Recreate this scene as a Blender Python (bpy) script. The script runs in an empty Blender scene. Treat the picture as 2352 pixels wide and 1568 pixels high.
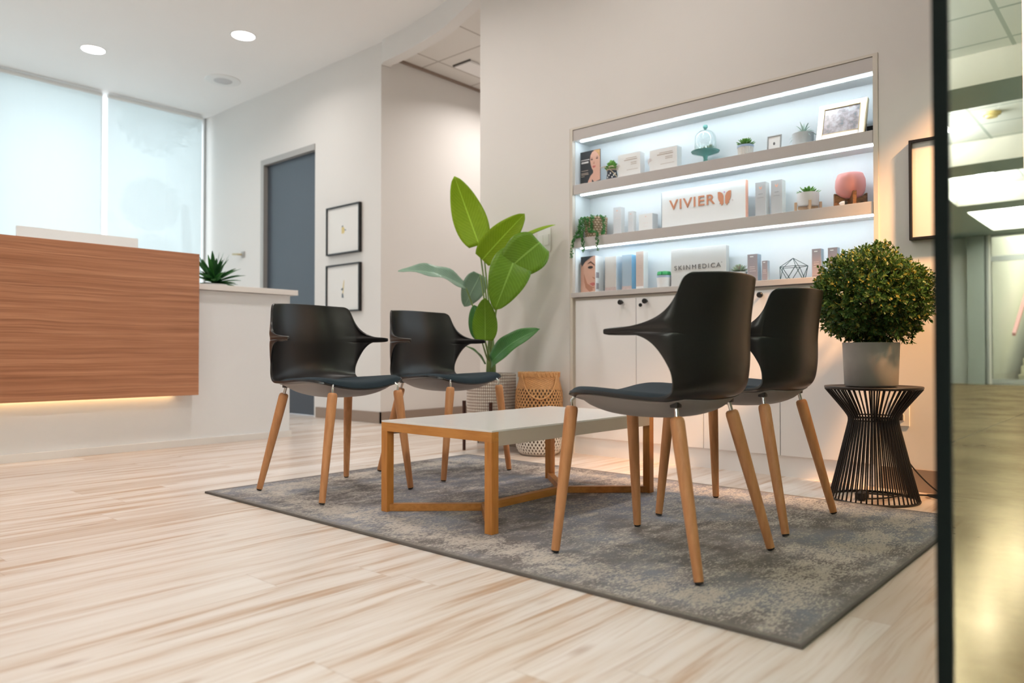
import bpy, bmesh, math, random
from mathutils import Vector, Matrix, noise
S = bpy.context.scene
COL = S.collection
PI = math.pi
rnd = random.Random(7)

# ---------------------------------------------------------------- materials
class NT:
    """small helper around a node tree"""
    def __init__(s, m):
        s.t = m.node_tree; s.n = s.t.nodes; s.l = s.t.links
    def new(s, ty, **kw):
        nd = s.n.new(ty)
        for k, v in kw.items():
            if k in nd.inputs.keys() and not hasattr(nd, k): s.put(nd.inputs[k], v)
            else: setattr(nd, k, v)
        return nd
    def put(s, sock, v):
        if isinstance(v, bpy.types.NodeSocket): s.l.new(v, sock)
        elif isinstance(v, (tuple, list)) and sock.type == 'RGBA' and len(v) == 3: sock.default_value = (*v, 1)
        else: sock.default_value = v
    def m(s, op, a, b=0.0, c=None, clamp=False):
        nd = s.n.new('ShaderNodeMath'); nd.operation = op; nd.use_clamp = clamp
        s.put(nd.inputs[0], a); s.put(nd.inputs[1], b)
        if c is not None: s.put(nd.inputs[2], c)
        return nd.outputs[0]
    def mix(s, f, a, b, bt='MIX'):
        nd = s.n.new('ShaderNodeMix'); nd.data_type = 'RGBA'; nd.blend_type = bt
        s.put(nd.inputs[0], f); s.put(nd.inputs[6], a); s.put(nd.inputs[7], b)
        return nd.outputs[2]
    def noise(s, vec, scale=5, detail=4, rough=.5, w=None):
        nd = s.n.new('ShaderNodeTexNoise')
        if vec is not None: s.l.new(vec, nd.inputs['Vector'])
        nd.inputs['Scale'].default_value = scale; nd.inputs['Detail'].default_value = detail; nd.inputs['Roughness'].default_value = rough
        return nd.outputs[0]
    def xyz(s, x=0.0, y=0.0, z=0.0):
        nd = s.n.new('ShaderNodeCombineXYZ')
        for i, v in enumerate((x, y, z)): s.put(nd.inputs[i], v)
        return nd.outputs[0]
    def sep(s, v):
        nd = s.n.new('ShaderNodeSeparateXYZ'); s.l.new(v, nd.inputs[0]); return nd.outputs
    def obj(s): return s.n.new('ShaderNodeTexCoord').outputs['Object']
    def uv(s): return s.n.new('ShaderNodeTexCoord').outputs['UV']
    def ramp(s, f, stops):
        nd = s.n.new('ShaderNodeValToRGB'); s.put(nd.inputs[0], f)
        e = nd.color_ramp.elements
        while len(e) < len(stops): e.new(.5)
        for i, (p, c) in enumerate(stops):
            e[i].position = p; e[i].color = (*c, 1) if len(c) == 3 else c
        return nd.outputs[0]
    def sm(s, v, a, b):
        nd = s.n.new('ShaderNodeMapRange'); nd.interpolation_type = 'SMOOTHSTEP'
        s.put(nd.inputs[0], v); nd.inputs[1].default_value = a; nd.inputs[2].default_value = b
        return nd.outputs[0]
    def bump(s, h, strength=.3, dist=.01):
        nd = s.n.new('ShaderNodeBump'); nd.inputs['Strength'].default_value = strength; nd.inputs['Distance'].default_value = dist
        s.l.new(h, nd.inputs['Height']); return nd.outputs[0]

def mat(name, col=(.8, .8, .8), rough=.5, metal=0, spec=.5, emit=None, es=1, trans=0, ior=1.45, coat=0, mottle=0, mscale=30, bump=0, bscale=200):
    m = bpy.data.materials.new(name); m.use_nodes = True
    b = m.node_tree.nodes['Principled BSDF']
    b.inputs['Base Color'].default_value = (*col, 1); b.inputs['Roughness'].default_value = rough
    b.inputs['Metallic'].default_value = metal; b.inputs['Specular IOR Level'].default_value = spec
    b.inputs['Transmission Weight'].default_value = trans; b.inputs['IOR'].default_value = ior
    b.inputs['Coat Weight'].default_value = coat
    if emit: b.inputs['Emission Color'].default_value = (*emit, 1); b.inputs['Emission Strength'].default_value = es
    t = NT(m)
    if mottle:
        f = t.noise(t.obj(), mscale, 4, .55)
        dark = tuple(c * (1 - mottle) for c in col); lite = tuple(min(1, c * (1 + mottle)) for c in col)
        t.put(b.inputs['Base Color'], t.mix(f, dark, lite))
    if bump:
        t.put(b.inputs['Normal'], t.bump(t.noise(t.obj(), bscale, 3), bump, .002))
    return m
def bsdf(m): return m.node_tree.nodes['Principled BSDF']

M = {}
M['wall'] = mat('wall_paint', (.78, .755, .73), .55, mottle=.015, mscale=3, bump=.05, bscale=300)
M['ceil'] = mat('ceiling_paint', (.92, .905, .895), .75, mottle=.01, mscale=2)
M['base'] = mat('baseboard_vinyl', (.31, .235, .19), .5, mottle=.04)
M['joinery'] = mat('white_laminate', (.88, .875, .885), .38, mottle=.01, mscale=4)
M['joinery_trim'] = mat('niche_trim_paint', (.72, .67, .60), .4, mottle=.01)
M['shelf'] = mat('shelf_laminate', (.60, .57, .56), .22, mottle=.01)
M['niche'] = mat('niche_white', (.82, .85, .87), .4, mottle=.01)
M['desk'] = mat('desk_white', (.86, .89, .92), .4, mottle=.01)
M['tabletop'] = mat('table_lacquer', (.74, .725, .71), .22, mottle=.01)
M['apron'] = mat('table_edge_shaded', (.47, .40, .335), .4, mottle=.02)  # darker than the top: shade on the sides put into the colour
M['counter'] = mat('countertop_white', (.84, .82, .80), .2, mottle=.015, mscale=15)
M['led'] = mat('led_cool', (1, 1, 1), .5, emit=(.78, .92, 1), es=25)
M['ledwarm'] = mat('led_warm', (1, .8, .5), .5, emit=(1, .62, .25), es=3)
M['lamp'] = mat('lamp_diffuser', (1, 1, 1), .5, emit=(1, .97, .93), es=9)
M['white'] = mat('white_plastic', (.85, .85, .84), .35, mottle=.01)
M['speaker'] = mat('speaker_grille', (.62, .62, .63), .6, bump=.4, bscale=400)
M['blackp'] = mat('black_plastic', (.0102, .0090, .0090), .33, spec=.55, bump=.03, bscale=900)
M['belly'] = mat('grey_plastic', (.30, .28, .27), .5, mottle=.02)
M['pad'] = mat('teal_fabric', (.014, .026, .036), .8, spec=.35, mottle=.15, mscale=300, bump=.35, bscale=700)
M['chrome'] = mat('chrome', (.75, .74, .72), .12, metal=1, mottle=.02)
M['rubber'] = mat('black_rubber', (.012, .012, .012), .7, mottle=.1)
M['blackm'] = mat('black_metal', (.018, .015, .014), .42, metal=.3, mottle=.1)
M['doorm'] = mat('door_paint', (.065, .082, .105), .28, mottle=.02)
M['doorfr'] = mat('door_frame_metal', (.44, .42, .40), .4, metal=.2, mottle=.02)
M['concrete'] = mat('grey_concrete', (.36, .335, .31), .75, mottle=.08, mscale=25, bump=.15, bscale=120)
M['silver'] = mat('silver_leaf', (.80, .79, .74), .25, metal=.75, mottle=.05)
M['gold'] = mat('gold_edge', (.55, .46, .28), .35, metal=.7, mottle=.05)
M['paper'] = mat('paper', (.82, .81, .79), .6, mottle=.01)
M['copper'] = mat('rose_gold', (.80, .38, .24), .3, metal=.7, mottle=.03)
M['coppere'] = mat('copper_edge', (.85, .45, .33), .4, mottle=.02)
M['ink'] = mat('grey_ink', (.16, .155, .155), .5, mottle=.02)
M['inkb'] = mat('brown_ink', (.50, .42, .36), .5, mottle=.02)
M['pinkink'] = mat('light_print', (.80, .70, .68), .5, mottle=.02)
M['soil'] = mat('soil', (.05, .035, .025), .9, mottle=.4, mscale=120, bump=.8, bscale=150)
M['darkwood'] = mat('dark_wood', (.055, .018, .012), .4, mottle=.25, mscale=40)
M['teal_glass'] = mat('teal_glass', (.30, .72, .66), .08, trans=.5, ior=1.45, mottle=.01)
M['stripe'] = mat('gap_shade', (.10, .09, .08), .7, mottle=.05)  # shade around the vent plate, as a dark colour

def wood(name, c1, c2, rough=.4, axis=2, stretch=.12, scale=60):
    m = mat(name, c1, rough); t = NT(m); o = t.sep(t.obj())
    v = [t.m('MULTIPLY', o[i], stretch if i == axis else 1.0) for i in range(3)]
    f = t.noise(t.xyz(*v), scale, 5, .6); f = t.sm(f, .32, .7)
    t.put(bsdf(m).inputs['Base Color'], t.mix(f, c1, c2)); return m
M['beech'] = wood('beech_wood', (.56, .265, .115), (.44, .19, .075), .42)
M['oak_z'] = wood('oak_upright', (.49, .20, .045), (.39, .145, .028), .38, 2)
M['oak_x'] = wood('oak_along', (.47, .20, .05), (.36, .14, .03), .38, 0)
M['oak_y'] = wood('oak_across', (.52, .225, .055), (.42, .165, .035), .38, 1)
M['lightwood'] = wood('light_wood', (.62, .42, .28), (.52, .33, .2), .5)
M['acacia'] = wood('acacia_wood', (.28, .13, .05), (.07, .03, .015), .4, 0, .2, 70)

# walnut veneer with long horizontal figure
m = mat('walnut_veneer', (.35, .17, .1), .38); M['walnut'] = m; t = NT(m); o = t.sep(t.obj())
warp = t.noise(t.xyz(t.m('MULTIPLY', o[0], .9), 0.0, t.m('MULTIPLY', o[2], 2.5)), 1.6, 2)
zz = t.m('ADD', o[2], t.m('MULTIPLY', t.m('SUBTRACT', warp, .5), .04))
n1 = t.noise(t.xyz(t.m('MULTIPLY', o[0], .35), 0.0, t.m('MULTIPLY', zz, 20)), 1.6, 7, .68)
n2 = t.noise(t.xyz(t.m('MULTIPLY', o[0], 1.2), 3.0, t.m('MULTIPLY', zz, 120)), 1.5, 3, .6)
c = t.ramp(n1, [(.28, (.25, .10, .05)), (.42, (.42, .185, .098)), (.55, (.53, .25, .14)), (.72, (.68, .36, .21))])
c = t.mix(t.sm(n2, .45, .75), c, (.33, .14, .075))
t.put(bsdf(m).inputs['Base Color'], c)

# white-washed plank floor, planks run along X
m = mat('plank_floor', (.7, .6, .52), .3); M['floor'] = m; t = NT(m); o = t.sep(t.obj())
PW, PL = .155, 1.22
row = t.m('FLOOR', t.m('DIVIDE', o[1], PW))
wn = t.new('ShaderNodeTexWhiteNoise', noise_dimensions='1D'); t.put(wn.inputs['W'], row)
xo = t.m('ADD', o[0], t.m('MULTIPLY', wn.outputs[0], 7.0))
cl = t.m('FLOOR', t.m('DIVIDE', xo, PL))
w2 = t.new('ShaderNodeTexWhiteNoise', noise_dimensions='2D'); t.put(w2.inputs['Vector'], t.xyz(row, cl))
pid = w2.outputs[0]; off = t.m('MULTIPLY', pid, 37.0)
wob = t.noise(t.xyz(t.m('MULTIPLY', o[0], 1.3), t.m('MULTIPLY', o[1], 4.0), off), 1.5, 2)
yy = t.m('ADD', o[1], t.m('MULTIPLY', t.m('SUBTRACT', wob, .5), .05))
g1 = t.noise(t.xyz(t.m('MULTIPLY', o[0], .8), t.m('MULTIPLY', yy, 15), off), 1.5, 5, .6)
g2 = t.noise(t.xyz(t.m('MULTIPLY', o[0], 1.8), t.m('MULTIPLY', yy, 60), off), 1.6, 4, .6)
base = t.mix(t.sm(g1, .35, .62), (.80, .735, .69), (.70, .605, .53))
base = t.mix(t.m('MULTIPLY', t.sm(g1, .52, .68), .8), base, (.46, .275, .155))
base = t.mix(t.m('MULTIPLY', t.sm(g2, .50, .70), .5), base, (.50, .36, .265))
base = t.mix(t.m('MULTIPLY', t.sm(pid, .84, .95), .42), base, (.50, .36, .26))
base = t.mix(t.m('MULTIPLY', t.sm(pid, .35, .0), .45), base, (.82, .775, .74))
kn = t.new('ShaderNodeTexVoronoi', voronoi_dimensions='3D'); t.put(kn.inputs['Vector'], t.xyz(t.m('MULTIPLY', o[0], 2.2), t.m('MULTIPLY', o[1], 7), 0.0)); kn.inputs['Scale'].default_value = 1.0
base = t.mix(t.m('MULTIPLY', t.sm(kn.outputs['Distance'], .13, .0), .55), base, (.33, .18, .10))
fy = t.m('ABSOLUTE', t.m('SUBTRACT', t.m('FRACT', t.m('DIVIDE', o[1], PW)), .5))
fx = t.m('ABSOLUTE', t.m('SUBTRACT', t.m('FRACT', t.m('DIVIDE', xo, PL)), .5))
seam = t.m('MAXIMUM', t.sm(fy, .490, .499), t.sm(fx, .4985, .4998))
base = t.mix(t.m('MULTIPLY', seam, .35), base, (.3, .2, .14))
t.put(bsdf(m).inputs['Base Color'], base)
t.put(bsdf(m).inputs['Roughness'], t.m('ADD', .24, t.m('MULTIPLY', g2, .16)))
t.put(bsdf(m).inputs['Normal'], t.bump(t.m('SUBTRACT', g2, seam), .06, .002))

# distressed rug
m = mat('rug_pile', (.3, .3, .3), .95, spec=.1); M['rug'] = m; t = NT(m); ob = t.obj(); o = t.sep(ob)
big = t.noise(ob, 2.1, 3, .55)
mid = t.noise(t.xyz(t.m('MULTIPLY', o[0], 1.0), t.m('MULTIPLY', o[1], 1.8), 4.0), 9, 6, .72)
fine = t.noise(t.xyz(t.m('MULTIPLY', o[0], 1.0), t.m('MULTIPLY', o[1], 2.6), 9.0), 75, 3, .7)
weave = t.noise(t.xyz(t.m('MULTIPLY', o[0], .5), t.m('MULTIPLY', o[1], 3.0), 2.0), 190, 2, .7)
ex = t.m('SUBTRACT', .78, t.m('ABSOLUTE', o[0])); ey = t.m('SUBTRACT', 1.25, t.m('ABSOLUTE', o[1]))
edge = t.m('MINIMUM', ex, ey)
c = t.mix(t.sm(big, .38, .62), (.175, .155, .15), (.25, .265, .31))
c = t.mix(t.sm(mid, .42, .68), c, (.34, .315, .305))
bord = t.m('MULTIPLY', t.sm(edge, .06, .12), t.sm(edge, .27, .17))
mid2 = t.noise(t.xyz(t.m('MULTIPLY', o[0], 1.0), t.m('MULTIPLY', o[1], 2.0), 14.0), 42, 6, .8)
thr = t.m('ADD', t.m('MULTIPLY', mid, .26), t.m('ADD', t.m('MULTIPLY', mid2, .40), t.m('MULTIPLY', fine, .38)))
thr = t.m('ADD', thr, t.m('MULTIPLY', bord, .05))
thr = t.m('ADD', thr, t.m('MULTIPLY', t.m('SUBTRACT', t.noise(ob, 3.3, 2), .5), .16))
cream = t.mix(fine, (.56, .485, .41), (.76, .70, .635))
c = t.mix(t.m('MULTIPLY', t.sm(thr, .525, .59), .70), c, cream)
c = t.mix(t.m('MULTIPLY', t.sm(weave, .45, .75), .35), c, (.10, .09, .085))
c = t.mix(t.m('MULTIPLY', t.sm(edge, .035, .015), .7), c, (.20, .18, .165))
c = t.mix(t.sm(edge, .010, .004), c, (.13, .115, .105))
t.put(bsdf(m).inputs['Base Color'], c)
t.put(bsdf(m).inputs['Normal'], t.bump(t.m('ADD', fine, weave), .5, .004))

# green foliage with a colour that varies leaf by leaf
def foliage(name, a, b, c3=None, tr=.3, rough=.45):
    m = mat(name, a, rough, spec=.4); t = NT(m)
    g = t.n.new('ShaderNodeNewGeometry'); f = g.outputs['Random Per Island']
    col = t.mix(f, a, b)
    if c3: col = t.mix(t.sm(f, .82, .9), col, c3)
    t.put(bsdf(m).inputs['Base Color'], col)
    tb = t.new('ShaderNodeBsdfTranslucent'); t.put(tb.inputs[0], col)
    mx = t.new('ShaderNodeMixShader'); mx.inputs[0].default_value = tr
    out = [n for n in t.n if n.type == 'OUTPUT_MATERIAL'][0]
    t.l.new(bsdf(m).outputs[0], mx.inputs[1]); t.l.new(tb.outputs[0], mx.inputs[2]); t.l.new(mx.outputs[0], out.inputs[0])
    return m
M['box_leaf'] = foliage('boxwood_leaf', (.022, .072, .014), (.085, .17, .03), (.22, .21, .035), .2)
M['succ'] = foliage('succulent_leaf', (.13, .33, .06), (.28, .52, .16), None, .15)
M['succ_pale'] = foliage('pale_succulent_leaf', (.38, .52, .40), (.58, .66, .48), (.50, .36, .33), .2)
M['succ_thick'] = foliage('jade_leaf', (.03, .32, .11), (.10, .50, .20), None, .1)
M['pearl'] = foliage('pearl_leaf', (.03, .16, .035), (.10, .33, .09), None, .1)
M['desk_leaf'] = foliage('desk_plant_leaf', (.012, .075, .02), (.05, .20, .04), None, .15)
M['tree_leaf'] = foliage('tree_leaf', (.10, .16, .08), (.2, .28, .14), None, .3)
M['air_leaf'] = foliage('air_plant_leaf', (.42, .58, .52), (.60, .72, .64), None, .2)

def big_leaf(name, a, b, tr=.35):
    m = mat(name, a, .35, spec=.4); t = NT(m); u = t.sep(t.uv())
    au = t.m('ABSOLUTE', t.m('SUBTRACT', u[0], .5))
    v = t.m('SUBTRACT', t.m('MULTIPLY', u[1], 17.0), t.m('MULTIPLY', au, 9.0))
    vein = t.sm(t.m('ABSOLUTE', t.m('SUBTRACT', t.m('FRACT', v), .5)), .40, .5)
    rib = t.sm(au, .03, .012)
    n = t.noise(t.xyz(u[0], t.m('MULTIPLY', u[1], 4.0), 0.0), 4, 3)
    col = t.mix(n, a, b)
    col = t.mix(t.m('MULTIPLY', vein, .28), col, tuple(min(1, x * 1.9 + .03) for x in b))
    col = t.mix(t.m('MULTIPLY', rib, .7), col, tuple(min(1, x * 1.5 + .06) for x in b))
    t.put(bsdf(m).inputs['Base Color'], col)
    t.put(bsdf(m).inputs['Normal'], t.bump(t.m('ADD', vein, rib), .35, .004))
    tb = t.new('ShaderNodeBsdfTranslucent'); t.put(tb.inputs[0], col)
    mx = t.new('ShaderNodeMixShader'); mx.inputs[0].default_value = tr
    out = [q for q in t.n if q.type == 'OUTPUT_MATERIAL'][0]
    t.l.new(bsdf(m).outputs[0], mx.inputs[1]); t.l.new(tb.outputs[0], mx.inputs[2]); t.l.new(mx.outputs[0], out.inputs[0])
    return m
M['leaf_bright'] = big_leaf('bright_leaf', (.28, .46, .012), (.40, .58, .03), .4)
M['leaf_mid'] = big_leaf('mid_leaf', (.13, .28, .012), (.20, .37, .025), .3)
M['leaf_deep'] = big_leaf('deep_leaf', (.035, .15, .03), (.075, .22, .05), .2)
M['leaf_grey'] = big_leaf('greyed_leaf', (.22, .36, .27), (.30, .45, .34), .2)
M['stem'] = mat('plant_stem', (.20, .29, .09), .5, mottle=.2, mscale=30)
M['trunk'] = mat('bark', (.06, .045, .03), .85, mottle=.3, mscale=60, bump=.5)

# knitted basket pot: rows of small cream knots on taupe
m = mat('knit', (.7, .62, .55), .85, spec=.2); M['knit'] = m; t = NT(m); u = t.sep(t.uv())
kx = t.m('ABSOLUTE', t.m('SINE', t.m('MULTIPLY', u[0], PI * 74))); kz = t.m('ABSOLUTE', t.m('SINE', t.m('MULTIPLY', u[1], PI * 27)))
k = t.m('MULTIPLY', kx, kz)
t.put(bsdf(m).inputs['Base Color'], t.mix(t.sm(k, .12, .55), (.34, .25, .20), (.80, .74, .68)))
t.put(bsdf(m).inputs['Normal'], t.bump(k, .8, .006))
m = mat('coarse_weave', (.62, .47, .33), .85, spec=.2); M['weave'] = m; t = NT(m); u = t.sep(t.uv())
k = t.m('MULTIPLY', t.m('ABSOLUTE', t.m('SINE', t.m('ADD', t.m('MULTIPLY', u[0], PI * 22), t.m('MULTIPLY', t.m('FLOOR', t.m('MULTIPLY', u[1], 14.0)), PI / 2)))), t.m('ABSOLUTE', t.m('SINE', t.m('MULTIPLY', u[1], PI * 14))))
t.put(bsdf(m).inputs['Base Color'], t.mix(t.sm(k, .1, .7), (.33, .22, .13), (.66, .51, .37)))
t.put(bsdf(m).inputs['Normal'], t.bump(k, .9, .006))
m = mat('ribbed_glaze', (.8, .76, .7), .5); M['ribbed'] = m; t = NT(m); u = t.sep(t.uv())
k = t.m('ABSOLUTE', t.m('SINE', t.m('MULTIPLY', u[0], PI * 26)))
t.put(bsdf(m).inputs['Base Color'], t.mix(t.sm(k, .1, .5), (.66, .56, .45), (.84, .81, .76))); t.put(bsdf(m).inputs['Normal'], t.bump(k, .6, .004))
M['bamboo'] = mat('bamboo_strip', (.60, .31, .125), .5, mottle=.25, mscale=40)
M['inner_shade'] = mat('painted_shade_brown', (.10, .06, .04), .8, mottle=.1)  # dark of the basket interior, painted as a colour
M['bamboo_w'] = mat('white_bamboo', (.80, .76, .71), .6, mottle=.04, mscale=40)

# frosted pink vase
M['pinkglass'] = mat('pink_frosted', (.83, .38, .36), .35, mottle=.10, mscale=8)
b = bsdf(M['pinkglass']); b.inputs['Subsurface Weight'].default_value = .3; b.inputs['Subsurface Radius'].default_value = (.03, .012, .01)

# clear sheet glass: mirror by Fresnel, straight through otherwise (both faces of a thin pane)
def sheet(name, tint, rough=0.0, gain=1.0):
    m = bpy.data.materials.new(name); m.use_nodes = True; t = NT(m); t.n.clear()
    g = t.new('ShaderNodeNewGeometry')
    ior = t.m('ADD', 1.52, t.m('MULTIPLY', g.outputs['Backfacing'], 1 / 1.52 - 1.52))
    fr = t.new('ShaderNodeFresnel'); t.put(fr.inputs[0], ior)
    tr = t.new('ShaderNodeBsdfTransparent'); t.put(tr.inputs[0], tint)
    gl = t.new('ShaderNodeBsdfGlossy'); gl.inputs['Roughness'].default_value = rough; t.put(gl.inputs[0], (.96, 1, .97))
    mx = t.new('ShaderNodeMixShader'); t.put(mx.inputs[0], t.m('MULTIPLY', fr.outputs[0], gain, clamp=True))
    t.l.new(tr.outputs[0], mx.inputs[1]); t.l.new(gl.outputs[0], mx.inputs[2])
    out = t.new('ShaderNodeOutputMaterial'); t.l.new(mx.outputs[0], out.inputs[0]); return m
M['pane'] = sheet('storefront_glass', (.52, .56, .50), 0, 2.1)
M['pane_clear'] = sheet('storefront_glass_clear', (.95, .97, .96), 0, 1.0)
M['winpane'] = sheet('window_glass', (.96, .99, .98))
M['clear'] = sheet('clear_glass', (.97, .99, .99), .02)
M['paneedge'] = mat('glass_edge_gasket', (.003, .006, .0055), .8, spec=.15, mottle=.1)

# roller shade: thin cloth that lets daylight glow through
m = bpy.data.materials.new('roller_shade_cloth'); m.use_nodes = True; t = NT(m); t.n.clear(); M['shade'] = m
df = t.new('ShaderNodeBsdfDiffuse'); t.put(df.inputs[0], (.86, .88, .88))
tl = t.new('ShaderNodeBsdfTranslucent'); t.put(tl.inputs[0], (.78, .83, .85))
tr = t.new('ShaderNodeBsdfTransparent'); t.put(tr.inputs[0], (.95, 1, 1))
a = t.new('ShaderNodeMixShader'); a.inputs[0].default_value = .55; t.l.new(df.outputs[0], a.inputs[1]); t.l.new(tl.outputs[0], a.inputs[2])
b2 = t.new('ShaderNodeMixShader'); b2.inputs[0].default_value = .25; t.l.new(a.outputs[0], b2.inputs[1]); t.l.new(tr.outputs[0], b2.inputs[2])
out = t.new('ShaderNodeOutputMaterial'); t.l.new(b2.outputs[0], out.inputs[0])

# tiles of the suspended ceilings
def tiles(name, sx, sy, ox, oy, w, col, line):
    m = mat(name, col, .8); t = NT(m); o = t.sep(t.obj())
    fx = t.m('ABSOLUTE', t.m('SUBTRACT', t.m('FRACT', t.m('DIVIDE', t.m('SUBTRACT', o[0], ox), sx)), .5))
    fy = t.m('ABSOLUTE', t.m('SUBTRACT', t.m('FRACT', t.m('DIVIDE', t.m('SUBTRACT', o[1], oy), sy)), .5))
    ln = t.m('MAXIMUM', t.m('GREATER_THAN', fx, .5 - w / sx / 2), t.m('GREATER_THAN', fy, .5 - w / sy / 2))
    n = t.noise(t.obj(), 180, 2)
    t.put(bsdf(m).inputs['Base Color'], t.mix(ln, t.mix(n, tuple(x * .96 for x in col), col), line)); return m
M['tile'] = tiles('corridor_ceiling_tile', .61, .64, 4.38, 4.74, .018, (.78, .75, .71), (.50, .46, .42))
M['mtile'] = tiles('hall_ceiling_tile', .62, .62, .1, .07, .03, (.84, .86, .80), (.50, .56, .50))
M['mbeam'] = mat('hall_beam_grey_green', (.30, .375, .34), .6, mottle=.02)
M['mface'] = mat('hall_beam_cream', (.68, .66, .58), .6, mottle=.02)
M['mwall'] = mat('hall_wall', (.46, .49, .44), .6, mottle=.03)
M['mpil'] = mat('hall_pilaster', (.30, .33, .29), .6, mottle=.03)
m = mat('polished_concrete', (.45, .40, .3), .12); M['mfloor'] = m; bsdf(m).inputs['Specular IOR Level'].default_value = .22; t = NT(m); ob = t.obj(); o = t.sep(ob)
n1 = t.noise(ob, 1.7, 6, .65); n2 = t.noise(ob, 14, 4, .6)
c = t.mix(t.sm(n1, .35, .65), (.13, .09, .048), (.22, .17, .10)); c = t.mix(t.m('MULTIPLY', n2, .35), c, (.25, .195, .125))
ln = t.sm(t.m('ABSOLUTE', t.m('SUBTRACT', t.m('FRACT', t.m('DIVIDE', t.m('ADD', o[1], .72), 2.4)), .5)), .4965, .4985)
c = t.mix(ln, c, (.12, .10, .07)); t.put(bsdf(m).inputs['Base Color'], c)
t.put(bsdf(m).inputs['Roughness'], t.m('ADD', .16, t.m('MULTIPLY', n1, .24)))
dfs = t.new('ShaderNodeBsdfDiffuse'); t.put(dfs.inputs[0], c)
gls = t.new('ShaderNodeBsdfGlossy'); t.put(gls.inputs[0], (.42, .335, .215)); t.put(gls.inputs['Roughness'], t.m('ADD', .10, t.m('MULTIPLY', n1, .16)))
t.put(gls.inputs['Normal'], t.bump(n1, .06, .01))
mxs = t.new('ShaderNodeMixShader'); mxs.inputs[0].default_value = .5; t.l.new(dfs.outputs[0], mxs.inputs[1]); t.l.new(gls.outputs[0], mxs.inputs[2])
t.l.new(mxs.outputs[0], [q for q in t.n if q.type == 'OUTPUT_MATERIAL'][0].inputs[0])
M['stair'] = mat('stair_beige', (.56, .50, .36), .5, mottle=.05)
M['rail'] = mat('red_handrail', (.55, .22, .20), .4, mottle=.03)
M['alu'] = mat('aluminium', (.42, .44, .41), .35, metal=.5, mottle=.03)

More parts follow.
